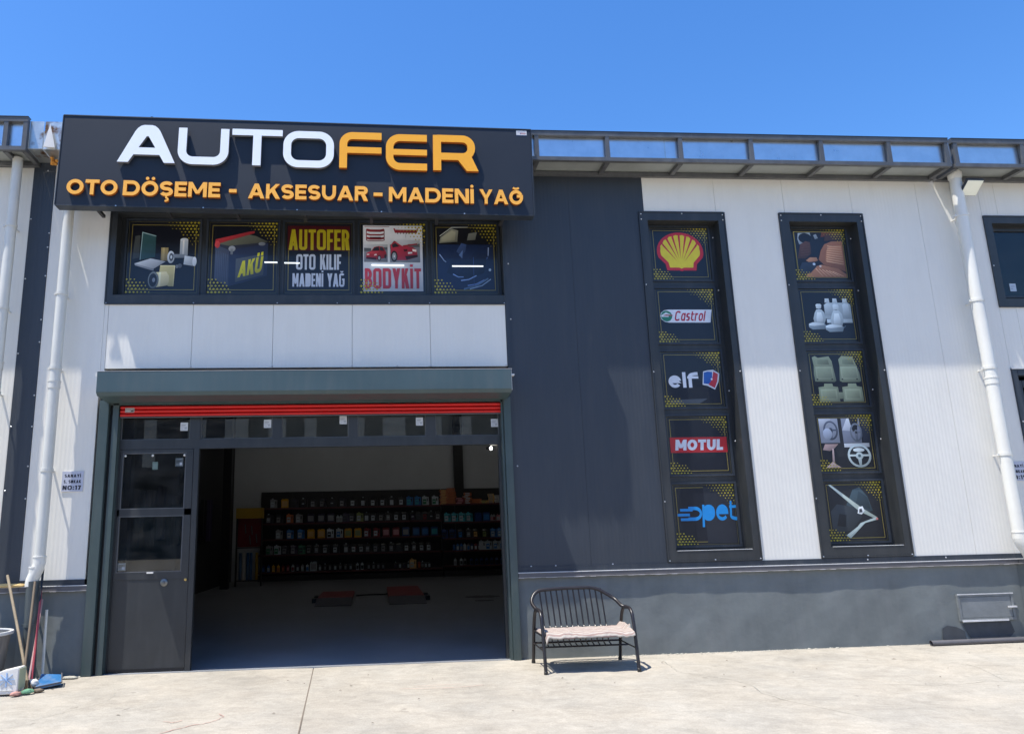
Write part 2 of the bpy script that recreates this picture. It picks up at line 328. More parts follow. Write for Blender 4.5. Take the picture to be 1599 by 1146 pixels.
def glyph(ch, W, t, rd, tx=None):
    """list of polygons of a letter, cap height 1, width returned"""
    tx = tx or t
    l, b, r, tp = tx/2, t/2, W-tx/2, 1-t/2; rx, ry = (r-l)/2*rd, (tp-b)/2*rd; Q = []
    if rd < .99: rx = ry = min(rx, ry)
    rec = lambda x0, z0, x1, z1: [(x0, z0), (x1, z0), (x1, z1), (x0, z1)]
    mir = lambda P: [(W-x, z) for x, z in P][::-1]
    base = {'Ö': 'O', 'Ü': 'U', 'Ş': 'S', 'Ğ': 'G', 'İ': 'I'}.get(ch, ch)
    adv = W
    def stretch(poly):   # thin the verticals when tx differs from t
        return poly
    if base == 'O' or base == '0': Q += ribbon(rrect(l, b, r, tp, rx, ry), t, True)
    elif base == 'C': Q += ribbon(arc(r-rx, tp-ry, rx, ry, 25, 90)+arc(l+rx, tp-ry, rx, ry, 90, 180)+arc(l+rx, b+ry, rx, ry, 180, 270)+arc(r-rx, b+ry, rx, ry, 270, 335), t)
    elif base == 'G': Q += ribbon(arc(r-rx, tp-ry, rx, ry, 25, 90)+arc(l+rx, tp-ry, rx, ry, 90, 180)+arc(l+rx, b+ry, rx, ry, 180, 270)+arc(r-rx, b+ry, rx, ry, 270, 345, 8)+[(r, .5)], t)+[rec(W*.55, .5-t*.1, W, .5+t*.75)]
    elif base == 'S':
        h = (tp-b)/4; sy = h if rd > .99 else min(h, ry); sx = rx if rd > .99 else min(rx, h)
        Q += ribbon(arc(r-sx, tp-sy, sx, sy, 25, 90)+arc(l+sx, tp-sy, sx, sy, 90, 180)+arc(l+sx, .5+sy, sx, sy, 180, 270)+arc(r-sx, .5-sy, sx, sy, 90, 0)+arc(r-sx, b+sy, sx, sy, 0, -90)+arc(l+sx, b+sy, sx, sy, 270, 205), t)
    elif base == 'D': Q += ribbon([(l, b)]+arc(r-rx*.95, b+ry, rx*.95, ry, -90, 0)+arc(r-rx*.95, tp-ry, rx*.95, ry, 0, 90)+[(l, tp)], t, True)
    elif base == 'U': Q += ribbon([(l, 1)]+arc(l+rx, b+min(ry, rx*1.2), rx, min(ry, rx*1.2), 180, 270)+arc(r-rx, b+min(ry, rx*1.2), rx, min(ry, rx*1.2), 270, 360)+[(r, 1)], t)
    elif base in 'RPB':
        y0 = .44+t/2-.02 if base != 'B' else .5; by = (tp-y0)/2; bxr = min(by*1.1, (r-l)*.6)
        Q += [rec(0, 0, tx, 1)]+ribbon([(l, y0)]+arc(r-bxr, y0+by, bxr, by, -90, 90)+[(l, tp)], t)
        if base == 'R': Q.append([(W*.42, y0), (W-tx*1.15, 0), (W+.02, 0), (W*.42+tx*1.2, y0)])
        if base == 'B': by = (y0-b)/2; Q += ribbon([(l, b)]+arc(r-bxr+.01, b+by, bxr, by, -90, 90)+[(l, y0)], t)
    elif base == 'A':
        th = tx*1.12; c = th*.52; Q += [[(0, 0), (th, 0), (W/2+c, 1), (W/2-c, 1)], mir([(0, 0), (th, 0), (W/2+c, 1), (W/2-c, 1)]), rec(W*.22, .2, W*.78, .2+t*.85)]
    elif base == 'M':
        th = tx*1.1; d = [(0, 1), (th, 1), (W/2+th*.45, .22), (W/2-th*.45, .22)]; Q += [rec(0, 0, tx, 1), rec(W-tx, 0, W, 1), d, mir(d)]
    elif base == 'N':
        th = tx*1.15; Q += [rec(0, 0, tx, 1), rec(W-tx, 0, W, 1), [(0, 1), (th, 1), (W, 0), (W-th, 0)]]
    elif base == 'K':
        th = tx*1.25; Q += [rec(0, 0, tx, 1), [(tx*.9, .26), (W-.02, 1), (W-th, 1), (tx*.9, .26+th*1.1)], [(W*.36, .5), (W-th+.02, 0), (W+.02, 0), (W*.36+th*.75, .68)]]
    elif base == 'Y':
        th = tx*1.15; d = [(0, 1), (th, 1), (W/2+th*.45, .38), (W/2-th*.45, .38)]; Q += [d, mir(d), rec(W/2-tx/2, 0, W/2+tx/2, .5)]
    elif base == 'V':
        th = tx*1.15; d = [(0, 1), (th, 1), (W/2+th*.45, 0), (W/2-th*.45, 0)]; Q += [d, mir(d)]
    elif base == 'T': Q += [rec(0, 1-t, W, 1), rec(W/2-tx/2, 0, W/2+tx/2, 1)]
    elif base == 'E': Q += [rec(0, 0, tx, 1), rec(0, 0, W, t), rec(0, 1-t, W, 1), rec(0, .5-t/2, W*.93, .5+t/2)]
    elif base == 'F': Q += [rec(0, 0, tx, 1), rec(0, 1-t, W, 1), rec(0, .46-t/2, W*.92, .46+t/2)]
    elif base == 'L': Q += [rec(0, 0, tx, 1), rec(0, 0, W, t)]
    elif base == 'H': Q += [rec(0, 0, tx, 1), rec(W-tx, 0, W, 1), rec(0, .5-t/2, W, .5+t/2)]
    elif base == 'I': adv = tx; W = tx; Q += [rec(0, 0, tx, 1)]
    elif base == '1': adv = W*.6; Q += [rec(W*.6-tx, 0, W*.6, 1), [(0, .68), (W*.6, 1), (W*.6-tx, 1), (0, .68+t)]]
    elif base == '7': Q += [rec(0, 1-t, W, 1), [(W*.15, 0), (W*.15+tx*1.1, 0), (W, 1-t*.5), (W-tx*1.1, 1-t*.5)]]
    elif base == '5':
        sy = .3-t/4; Q += [rec(0, 1-t, W*.92, 1), rec(0, .5, tx, 1)]+ribbon([(0, .62-t/2)]+arc(r-rx, b+(.62-t/2-b)/2, rx, (.62-t/2-b)/2, 90, -90)+arc(l+rx, b+sy, rx, sy, 270, 215), t)
    elif base == '9': Q += ribbon(rrect(l, .38+t/2, r, tp, rx, (tp-.38-t/2)/2), t, True)+ribbon([(r, .7)]+arc(r-rx, b+ry, rx, ry, 0, -130), t)
    elif base == '-': adv = W = .42; Q += [rec(0, .36, .42, .36+t)]
    elif base == '.': adv = W = t; Q += [rec(0, 0, t, t)]
    elif base == ':': adv = W = t; Q += [rec(0, .08, t, .08+t), rec(0, .55, t, .55+t)]
    # lower case
    elif base == 'o': k = .79; Q += ribbon(rrect(l, b, r, k-t/2, rx*.95, (k-t)/2*.95), t, True)
    elif base == 'a': k = .79; Q += ribbon(rrect(l, b, r, k-t/2, rx*.9, (k-t)/2*.9), t, True)+[rec(W-tx, 0, W, k)]
    elif base == 'e': k = .79; Q += ribbon([(l, k/2), (r, k/2)]+arc(r-rx, k/2, rx, k/2-t/2, 0, 90)+arc(l+rx, k/2, rx, k/2-t/2, 90, 180)+arc(l+rx, k/2, rx, k/2-t/2, 180, 270)+arc(r-rx, k/2, rx, k/2-t/2, 270, 320), t)
    elif base == 'l': adv = W = tx; Q += [rec(0, 0, tx, 1.0)]
    elif base == 'f': W = W*.7; adv = W; Q += ribbon([(tx*.8, 0)]+arc(W-.02, tp-.16, W-.02-tx*.8, .16, 180, 90, 8), t)+[rec(0, .74-t*.8, W, .74)]
    elif base == 't': W = W*.72; adv = W; Q += ribbon([(tx*.8, .95)]+arc(W-.02, b+.14, W-.02-tx*.8, .14, 180, 270, 8), t)+[rec(0, .74-t*.8, W, .74)]
    elif base == 'r': W = W*.7; adv = W; Q += [rec(0, 0, tx, .79)]+ribbon(arc(W, .79-t/2-.2, W-tx/2, .2, 180, 95, 8), t)
    elif base == 's': Q += [[(x, z*.79) for x, z in q] for q in glyph('S', W, t*1.25, rd)[0]]
    elif base == 'p': k = .79; Q += ribbon(rrect(l, b, r, k-t/2, rx*.95, (k-t)/2*.95), t, True)+[rec(0, -.3, tx, k)]
    elif base == 'd': k = .79; Q += ribbon([(l, b)]+arc(r-rx*.95, k/2, rx*.95, k/2-t/2, -90, 90, 16)+[(l, k-t/2)], t, True)
    elif base == ' ': return [], W*.5
    d = t*.95
    if ch in 'ÖÜ':
        for cx in (W*.5-t*.8, W*.5+t*.8): Q.append(arc(cx, 1.06+d/2, d/2, d/2, 0, 345, 12) if rd > .99 else rec(cx-d/2, 1.06, cx+d/2, 1.06+d))
    if ch == 'İ': Q.append(arc(W/2, 1.08+d/2, d/2, d/2, 0, 345, 12) if rd > .99 else rec(0, 1.08, tx, 1.08+t*.8))
    if ch == 'Ğ': Q += ribbon(arc(W/2, 1.22, W*.22, .13, 200, 340, 8), t*.6)
    if ch == 'Ş': Q += ribbon([(W/2, 0), (W/2+t*.1, -t*.5)]+arc(W/2, -t*.95, t*.55, t*.42, 60, -120, 8), t*.5)
    return Q, adv
WID = {'E': .72, 'F': .68, 'L': .66, 'T': .82, 'S': .80, 'K': .88, 'A': 1.03, 'M': 1.12, 'R': .84, 'P': .8, 'B': .84, 'Y': .95, 'N': .92, 'U': .9, 'Ü': .9, 'Ş': .80, 'a': .8, 's': .72, 'e': .8, 'o': .82, 't': .9, 'r': .8, '5': .72, '7': .7, '9': .75, '1': .8}
def text_polys(s, height, W=.98, t=.19, rd=1.0, gap=.13, tx=None, fixed=False):
    out = []; x = 0; last = 0
    for ch in s:
        w = W*(1 if fixed else WID.get(ch, 1.0)); Q, a = glyph(ch, w, t, rd, tx)
        out.append([[((x+p[0])*height, p[1]*height) for p in q] for q in Q]); x += a+gap
    return out, (x-gap)*height
def union2d(polys):
    vs = []; fs = []
    for q in polys:
        A = sum(q[i][0]*q[(i+1) % len(q)][1]-q[(i+1) % len(q)][0]*q[i][1] for i in range(len(q)))
        if abs(A) < 1e-10: continue
        q = [Vector((p[0], p[1])) for p in (q if A > 0 else list(q)[::-1])]
        fs.append(list(range(len(vs), len(vs)+len(q)))); vs += q
    V, E, Fc, _a, _b, of = delaunay_2d_cdt(vs, [], fs, 1, 1e-5)
    return V, [f for f, o in zip(Fc, of) if o]
def solid_letters(mb, polys, y0, y1, mface=0, mside=1):    # y1 = front (towards -y)
    V, Fc = union2d(polys); n = len(V)
    vs = [(v.x, y1, v.y) for v in V]+[(v.x, y0, v.y) for v in V]; o = len(mb.v); mb.v += vs
    cnt = {}
    for f in Fc:
        mb.f.append([o+i for i in f]); mb.m.append(mface)
        for i in range(len(f)):
            e = (f[i], f[(i+1) % len(f)]); cnt[e] = 1
    for (a, b) in cnt:
        if (b, a) not in cnt: mb.f.append([o+a, o+n+a, o+n+b, o+b]); mb.m.append(mside)

class Print:
    """flat print in its own plane: x right, z up, each layer a hair nearer the viewer"""
    def __init__(s, x0, z0, w, h, y, bgc): s.mb = MB(); s.x0, s.z0, s.w, s.h, s.y, s.k, s.g = x0, z0, w, h, y, 0, 0; s.poly([(0, 0), (1, 0), (1, 1), (0, 1)], bgc)
    def pt(s, p): return (s.x0+p[0]*s.w, s.z0+p[1]*s.h)
    def polys(s, L, c):
        if not L: return
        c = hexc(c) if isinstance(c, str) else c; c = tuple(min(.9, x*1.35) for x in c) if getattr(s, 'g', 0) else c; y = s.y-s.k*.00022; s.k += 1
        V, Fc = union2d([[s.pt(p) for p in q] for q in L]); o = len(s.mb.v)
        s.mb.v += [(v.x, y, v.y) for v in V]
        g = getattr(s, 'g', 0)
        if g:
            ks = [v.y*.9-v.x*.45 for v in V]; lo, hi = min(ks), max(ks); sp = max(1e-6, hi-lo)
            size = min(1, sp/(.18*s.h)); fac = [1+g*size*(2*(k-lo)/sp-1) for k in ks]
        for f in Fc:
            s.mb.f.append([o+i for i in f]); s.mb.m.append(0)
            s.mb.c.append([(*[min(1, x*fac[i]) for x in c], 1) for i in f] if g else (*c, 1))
    def poly(s, q, c): s.polys([q], c)
    def rect(s, x0, z0, x1, z1, c): s.poly([(x0, z0), (x1, z0), (x1, z1), (x0, z1)], c)
    def ell(s, cx, cz, rx, rz, c, a0=0, a1=360): s.poly(arc(cx, cz, rx, rz, a0, a1-(12 if a1-a0 == 360 else 0), 24), c)
    def line(s, pts, t, c, closed=False): s.polys([[tuple(v) for v in q] for q in ribbon(pts, t, closed)], c)
    def text(s, x0, z0, x1, z1, txt, c, shear=0, rise=0, **kw):
        L, w = text_polys(txt, 1, **kw); q = [[(x0+(x1-x0)*(p[0]/w)+shear*p[1]*(z1-z0), z0+(z1-z0)*p[1]+rise*(p[0]/w)) for p in g] for G in L for g in G]
        s.polys(q, c)
    def frame(s, m=.055, c='#8a7d3c', t=.009):
        s.line([(m, m), (1-m, m), (1-m, 1-m), (m, 1-m)], t, c, True)
    def dots(s, c='#b8a82c', tr=True, bl=True):
        L = []; sx, sz = .052, .043
        for i in range(9):
            for j in range(8):
                x = .022+i*sx+(j % 2)*sx*.5; z = .022+j*sz
                d = (x/.46)**2+(z/.34)**2 if True else 0
                if d > 1 or (x > .14 and z > .11 and d > .60): continue
                rr = .0235*max(.30, 1-d*.85)*random.uniform(.75, 1.1)
                if bl and (x/.36)**2+(z/.22)**2 < 1: L.append([(x-rr, z), (x, z-rr*.8), (x+rr, z), (x, z+rr*.8)])
                if tr: L.append([(1-x-rr, 1-z), (1-x, 1-z-rr*.8), (1-x+rr, 1-z), (1-x, 1-z+rr*.8)])
        s.polys(L, c)
    def build(s, name, parent=None, m=None):
        return s.mb.build(name, m or M_['ink'], parent)

# ================================================================== YARD
def slope(y): return 0.025*max(y, -10) if y < 0 else 0
yard = MB()
yard.add([(x, y, z) for x, y, z in [(-300, -.0, -.06), (300, -.0, -.06), (300, -12, -.36), (-300, -12, -.36), (300, -300, -.36), (-300, -300, -.36)]], [(0, 3, 2, 1), (3, 5, 4, 2)])
yo = tag(yard.build('yard_ground', M_['concrete']), 'pale sunlit concrete yard in front of the workshops', None, None, 'structure')
far = MB(); far.add([(-300, 0, -.07), (300, 0, -.07), (300, 300, -.07), (-300, 300, -.07)], [(0, 1, 2, 3)])
tag(far.build('ground', M_['concrete']), 'bare ground under and behind the buildings', None, None, 'structure')
def slab(xa0, xa1, xb0, xb1, yb=-12):     # near edge at y=yb, far edge at y=0.02, slightly uneven top
    mb = MB(); nx = max(2, int((xb1-xb0)*3)); ny = 40; g = []
    for j in range(ny+1):
        f = j/ny; y = .0+(yb)*f
        for i in range(nx+1):
            x = (xa0+(xa1-xa0)*i/nx)*(1-f)+(xb0+(xb1-xb0)*i/nx)*f
            z = slope(y)+.004*math.sin(x*1.3+y*.8)*min(1, -y)+.003*math.sin(x*3.1-y*2.3)*min(1, -y)
            g.append((x, y, z-(.006 if i in (0, nx) else 0)))
    mb.add(g, [(j*(nx+1)+i, (j+1)*(nx+1)+i, (j+1)*(nx+1)+i+1, j*(nx+1)+i+1) for j in range(ny) for i in range(nx)])
    e = [(xa0, 0, -.07), (xb0, yb, -.37), (xb1, yb, -.37), (xa1, 0, -.07)]; mb.smooth = True
    return mb.build('concrete_slab', M_['concrete'], yo)
slab(-16, -.775, -16, -.365); slab(-.763, 9.6, -.353, 9.6); slab(9.612, 24, 9.612, 24)
# joint sealant seen in the gaps
mb = MB(); mb.add([(-.775, 0, -.012), (-.763, 0, -.012), (-.353, -12, -.262), (-.365, -12, -.262)], [(0, 3, 2, 1)]); mb.add([(9.6, 0, -.012), (9.612, 0, -.012), (9.612, -12, -.262), (9.6, -12, -.262)], [(0, 3, 2, 1)])
mb.build('expansion_joint', M_['chip'], yo)
mb = MB()                                                      # red scratches and crack lines
def wiggle(pts, w, amp=.012):
    P = [Vector((x, y, slope(y)+.006)) for x, y in fillet([(a, b, 0) for a, b in pts], .3, 5) for _ in (0,)] if False else [Vector((p[0], p[1], 0)) for p in fillet([(a, b, 0) for a, b in pts], .25, 6)]
    P = [Vector((p.x+random.uniform(-amp, amp), p.y+random.uniform(-amp, amp), 0)) for p in P]
    for a, b in zip(P, P[1:]):
        d = (b-a); n = Vector((-d.y, d.x, 0)).normalized()*w/2*random.uniform(.4, 1.2)
        mb.add([(v.x, v.y, slope(v.y)+.009) for v in (a-n, a+n, b+n, b-n)], [(0, 3, 2, 1)])
wiggle([(-2.3, -2.9), (-1.9, -2.7), (-1.72, -2.45), (-1.50, -2.35), (-1.42, -2.15), (-1.50, -2.05)], .012)
wiggle([(-1.95, -2.25), (-1.85, -2.32), (-1.78, -2.22)], .01)
wiggle([(.25, -1.35), (.8, -1.38), (1.15, -1.3)], .010); wiggle([(.4, -1.25), (.9, -1.22)], .007)
tag(mb.build('red_scratch_marks', M_['redmark'], None), 'thin reddish scratches on the concrete before the garage opening', None, None, 'stuff')
mb = MB(); random.seed(21)
wiggle([(3.3, -.05), (3.5, -.5), (3.35, -1.0), (3.9, -1.6), (3.8, -2.2), (4.3, -3.2)], .006, .02)
wiggle([(6.6, -.05), (6.4, -.6), (6.75, -1.2), (6.5, -2.0)], .005, .02); wiggle([(-2.6, -.1), (-2.9, -.7), (-2.7, -1.3), (-3.2, -2.0)], .004, .02); wiggle([(5.0, -1.9), (5.7, -2.1), (6.4, -2.0), (7.2, -2.5)], .005, .02)
tag(mb.build('hairline_cracks', M_['rubble'], None), 'hairline cracks running through the concrete yard', None, None, 'stuff')
mb = MB()
for i in range(420):                                           # mortar crumbs along the foot of the wall
    x = random.choice([random.uniform(2.9, 8.6), random.uniform(3.0, 6.0), random.uniform(-3.85, -3.5)]); y = -abs(random.gauss(0, .035))-.004; r = random.uniform(.003, .014)*(1.5 if random.random() < .1 else 1)
    c = Vector((x, y, slope(y)+r*.2)); vs = [c+Vector((random.uniform(.6, 1.9)*a*r, random.uniform(.6, 1.2)*b*r, random.uniform(.4, .8)*cc*r)) for a, b, cc in ((1, 0, 0), (-1, 0, 0), (0, 1, 0), (0, -1, 0), (0, 0, 1), (0, 0, -1))]
    mb.add(vs, [(0, 2, 4), (2, 1, 4), (1, 3, 4), (3, 0, 4), (2, 0, 5), (1, 2, 5), (3, 1, 5), (0, 3, 5)])
tag(mb.build('mortar_crumbs', M_['rubble']), 'crumbs of mortar lying along the foot of the wall', None, None, 'stuff')
mb = MB()
for i in range(46):
    x = random.uniform(-4, 9); y = -random.uniform(.4, 3.4); r = random.uniform(.004, .014)
    a = random.random()*PI; u = Vector((math.cos(a), math.sin(a), 0))*r*random.uniform(1, 2.6); v = Vector((-math.sin(a), math.cos(a), 0))*r*.5; c = Vector((x, y, slope(y)+.009))
    mb.add([c-u, c-v+Vector((0, 0, .004)), c+u, c+v+Vector((0, 0, .006))], [(0, 1, 2), (0, 2, 3)])
tag(mb.build('small_debris', M_['chip']), 'small dark chips and leaf bits scattered over the concrete yard', None, None, 'stuff')

# ================================================================== MAIN WORKSHOP
B = thing('workshop_building', 'anthracite and white panel-clad workshop with open garage front, holding the big dark signboard', 'building', (2.0, .05, 0))
G = .0025
def panel(name, mt, *rects):      # rects x0,x1,z0,z1 share one sheet
    mb = MB()
    for x0, x1, z0, z1 in rects: mb.box(x0, x1, 0, .10, z0, z1)
    return mb.build(name, mt, B)
wj = [-3.494, -2.403, -1.352, -.301, .751, 1.79]
panel('wall_panel', M_['white'], (-4.319, -3.548, 1.116, 6.6)); 
panel('wall_panel', M_['white'], (-3.545, wj[0]-G, 3.65, 4.608))
for a, b in zip(wj, wj[1:]): panel('wall_panel', M_['white'], (a+G, b-G, 3.745, 4.608))
panel('wall_panel', M_['dark'], (-3.545, 2.0, 6.003, 6.6))
panel('wall_panel', M_['dark'], (1.80, 2.7685, 1.0, 6.003), (2.0, 2.7685, 6.003, 6.6))
panel('wall_panel', M_['dark'], (2.771, 3.781, 1.0, 6.6), (3.781, 3.868, 6.0, 6.6))
panel('wall_panel', M_['white'], (3.871, 4.936, 6.0, 6.545))
panel('wall_panel', M_['white'], (4.940, 5.056, 6.0, 6.545), (5.056, 5.870, 1.116, 6.545), (5.870, 5.976, 6.0, 6.545))
panel('wall_panel', M_['white'], (5.980, 7.018, 6.0, 6.545))
panel('wall_panel', M_['white'], (7.022, 7.158, 6.0, 6.545), (7.158, 8.052, 1.116, 6.545))
panel('wall_panel', M_['white'], (8.056, 8.60, 1.116, 6.545))
mb = MB()
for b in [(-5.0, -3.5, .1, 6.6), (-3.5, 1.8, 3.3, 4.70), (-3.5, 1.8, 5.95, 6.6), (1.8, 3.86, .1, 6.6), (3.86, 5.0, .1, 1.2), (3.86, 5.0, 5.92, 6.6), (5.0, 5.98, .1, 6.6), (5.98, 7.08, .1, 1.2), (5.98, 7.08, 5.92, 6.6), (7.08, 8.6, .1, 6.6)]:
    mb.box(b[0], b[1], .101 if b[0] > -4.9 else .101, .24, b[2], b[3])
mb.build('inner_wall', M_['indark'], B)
bx('bottom_flashing', M_['trim'], B, 1.80, 8.60, -.012, .0, 1.050, 1.116); bx('bottom_flashing', M_['trim'], B, -4.319, -3.548, -.012, 0, 1.05, 1.116)
bx('top_flashing', M_['trim'], B, 3.871, 8.60, -.010, .10, 6.548, 6.60)
bx('corner_flashing', M_['trim'], B, 1.792, 1.868, -.008, -.0005, 3.745, 5.99)
# base walls
def base_wall(x0, x1, yf, parent, z1=.985):
    mb = MB(); nx = max(4, int((x1-x0)*16)); nz = 24; g = []
    for j in range(nz+1):
        for i in range(nx+1):
            x = x0+(x1-x0)*i/nx; z = -.05+(z1+.05)*j/nz
            y = yf+.0028*math.sin(x*2.1+z*3)+.0022*math.sin(x*5.3-z*4.1)+.0012*math.sin(x*13-z*17)+random.uniform(-.0007, .0007)
            if i in (0, nx): y = yf+.004
            g.append((x, y, z))
    mb.add(g, [(j*(nx+1)+i, j*(nx+1)+i+1, (j+1)*(nx+1)+i+1, (j+1)*(nx+1)+i) for j in range(nz) for i in range(nx)])
    mb.box(x0, x1, yf+.012, .24, -.05, z1); mb.smooth = True
    return mb.build('base_wall', M_['plaster'], parent)
base_wall(1.806, 8.60, 0.0, B); base_wall(-4.30, -3.512, 0.0, B)
def coping(x0, x1, parent, m0='coping'):
    c = MB(); n = max(3, int((x1-x0)*3))
    c.box(x0, x1, -.042, .10, .990, 1.040); c.build('coping', M_['coping'], parent, .003)
    c = MB(); c.box(x0-.004, x1, -.047, .0, 1.041, 1.049); c.build('coping_top_edge', M_['copingtop'], parent)
    for i in range(n):     # crumbly pale mortar lip, uneven height
        pass
    c = MB(); m = max(8, int((x1-x0)*14))
    for i in range(m):
        a = x0+(x1-x0)*i/m; b = x0+(x1-x0)*(i+1)/m; h = random.uniform(.004, .010)
        c.box(a, b, -.045, -.001, .988-h, .9885)
    c.build('mortar_lip', M_['copinglip'], parent)
coping(1.803, 8.60, B); coping(-4.30, -3.505, B)
bx('wall_end', M_['copinglip'], B, 1.796, 1.8055, -.004, .02, 0, .99)

# screws
def screws(parent, pts):
    s = MB()
    for x, y, z in pts:
        s.lathe([(0, 0), (.011, 0), (.011, .004), (.006, .008), (0, .009)], (0, 0, 0), 6)
        k = 30; vs = s.v[-k:]; s.v[-k:] = [(x+v[0], y-v[2], z+v[1]) for v in vs]
    o = s.build('screw_heads', M_['silver'], parent); o['kind'] = 'stuff'
P_ = []
for cx0, cx1 in ((3.784, 5.053), (5.873, 7.155)):
    for z in (5.96, 5.88): P_ += [(cx0+.03, -.014, z), (cx1-.03, -.014, z)]
    P_ += [((cx0+cx1)/2, -.014, 5.97), (cx0+.02, -.014, 4.9), (cx0+.02, -.014, 3.65), (cx0+.02, -.014, 1.9), (cx0+.02, -.014, 1.14), (cx1-.02, -.014, 3.65), ((cx0+cx1)/2, -.014, 1.14), (cx1-.02, -.014, 1.14)]
    P_ += [(cx1-.14, .12, 5.66), (cx1-.14, .12, 4.86), (cx1-.14, .12, 3.4), (cx1-.13, .12, 2.7)]
P_ += [(x, -.014, 4.625) for x in (-3.53, -2.40, -1.30, -.5, .2, .75, 1.78)]+[(x, -.002, 3.76) for x in (-2.40, -1.35, -.3, .3, .75, 1.77)]
P_ += [(1.86, -.010, z) for z in (3.62, 2.4, 4.4, 5.2)]+[(2.3, -.002, 1.12), (1.98, -.002, 1.12), (3.05, -.002, 1.12), (6.5, -.014, 1.09), (7.6, -.014, 1.09)]+[(2.32, -.002, 6.56), (2.72, -.002, 6.56)]
P_ += [(x, -.012, 6.572) for x in (3.86, 4.94, 6.2, 7.0, 8.2)]
P_ += [(-4.33, -.012, z) for z in (5.0, 4.1, 3.0, 2.1, 5.6)]
screws(B, P_)

# ---- windows: a casing on the wall, a recessed grid of panes
def window(parent, x0, x1, z0, z1, ix0, ix1, iz0, iz1, panes, dep=.195, mt='trim2'):
    c = MB(); f = -.012
    c.box(x0, x1, f, .02, iz1, z1); c.box(x0, x1, f, .02, z0, iz0); c.box(x0, ix0, f, .02, iz0, iz1); c.box(ix1, x1, f, .02, iz0, iz1)
    # return lip along the outer edge
    c.box(x0-.004, x0+.012, f-.010, f, z0, z1); c.box(x1-.012, x1+.004, f-.010, f, z0, z1); c.box(x0+.012, x1-.012, f-.010, f, z1-.012, z1+.004); c.box(x0+.012, x1-.012, f-.010, f, z0-.004, z0+.012)
    fr = c.build('window_frame', M_[mt], parent)
    r = MB(); w = .02
    r.box(ix0-w, ix0, .02, dep+.04, iz0-w, iz1+w); r.box(ix1, ix1+w, .02, dep+.04, iz0-w, iz1+w); r.box(ix0, ix1, .02, dep+.04, iz1, iz1+w); r.box(ix0, ix1, .02, dep+.04, iz0-w, iz0)
    r.build('reveal', M_[mt], fr)
    # sash grid around the panes
    xs = sorted({p[0] for p in panes}); vert = len(xs) == 1
    for k, (a, b, c0, c1) in enumerate(panes):
        m = MB(); e = .028
        m.box(a-e, b+e, dep-.03, dep+.03, c1, c1+e); m.box(a-e, b+e, dep-.03, dep+.03, c0-e, c0); m.box(a-e, a, dep-.03, dep+.03, c0, c1); m.box(b, b+e, dep-.03, dep+.03, c0, c1)
        m.build('sash', M_['trim'], fr)
        bx('pane', M_['glass'], fr, a, b, dep+.006, dep+.012, c0, c1)
    m = MB()
    if vert:
        a, b = panes[0][0]-.028, panes[0][1]+.028; ps = sorted(panes, key=lambda p: p[2])
        m.box(ix0, a, dep-.012, dep+.03, iz0, iz1); m.box(b, ix1, dep-.012, dep+.03, iz0, iz1)
        zz = [iz0]+[v for p in ps for v in (p[2]-.028, p[3]+.028)]+[iz1]
        for i in range(0, len(zz), 2): m.box(a, b, dep-.012, dep+.03, zz[i], zz[i+1])
    else:
        c0, c1 = panes[0][2]-.028, panes[0][3]+.028; ps = sorted(panes)
        m.box(ix0, ix1, dep-.012, dep+.03, iz0, c0); m.box(ix0, ix1, dep-.012, dep+.03, c1, iz1)
        xx = [ix0]+[v for p in ps for v in (p[0]-.028, p[1]+.028)]+[ix1]
        for i in range(0, len(xx), 2): m.box(xx[i], xx[i+1], dep-.012, dep+.03, c0, c1)
    m.build('mullion', M_[mt], fr)
    return fr
PZ = [(5.035, 5.835), (4.105, 4.905), (3.185, 3.975), (2.262, 3.060), (1.320, 2.130)]
C1 = [(3.995, 4.865, a, b) for a, b in PZ]; C2 = [(6.130, 6.975, a, b) for a, b in PZ]
BP = [(-3.372, -2.402), (-2.286, -1.334), (-1.242, -.298), (-.203, .730), (.826, 1.752)]
BN = [(a, b, 4.815, 5.870) for a, b in BP]
window(B, 3.784, 5.053, 1.125, 5.997, 3.905, 4.955, 1.262, 5.868, C1)
window(B, 5.873, 7.155, 1.125, 5.997, 6.02, 7.055, 1.262, 5.868, C2)
window(B, -3.548, 1.798, 4.611, 5.999, -3.455, 1.82-.03, 4.740, 5.905, BN)
for x0, x1 in ((3.86, 4.955), (5.99, 7.055)): bx('sill', M_['copingtop'], B, x0+.06, x1-.02, -.018, .012, 1.2625, 1.268)

# ---- garage opening: guides, shutter box, raised red shutter, transom, door
for x0, x1 in ((-3.505, -3.385), (1.70, 1.797)): bx('shutter_guide', M_['rail'], B, x0, x1, -.055, .10, 0, 3.32, bevel=.004)
for x0, x1 in ((-3.345, -3.272), (1.668, 1.696)): bx('guide_channel', M_['rail'], B, x0, x1, -.02, .10, 0, 3.28)
bx('guide_slot', M_['black'], B, -3.385, -3.345, .03, .10, 0, 3.28)
mb = MB(); mb.prism_x([(0, 3.612), (-.445, 3.612), (-.450, 3.607), (-.450, 3.355), (-.405, 3.312), (-.10, 3.290), (0, 3.290)], -3.418, 1.752)
sb = mb.build('shutter_box', M_['box'], B, .002)
bx('box_top_flange', M_['copingtop'], sb, -3.430, 1.762, -.452, -.30, 3.6125, 3.6165)
bx('end_cap', M_['copingtop'], sb, -3.424, -3.4185, -.44, -.02, 3.34, 3.61)
bx('end_cap', M_['copingtop'], sb, 1.7525, 1.758, -.44, -.02, 3.34, 3.61)
bx('bracket', M_['wht'], sb, 1.759, 1.86, -.09, -.0, 3.60, 3.62)
bx('bracket', M_['wht'], sb, -3.442, -3.425, -.44, -.40, 3.55, 3.60)
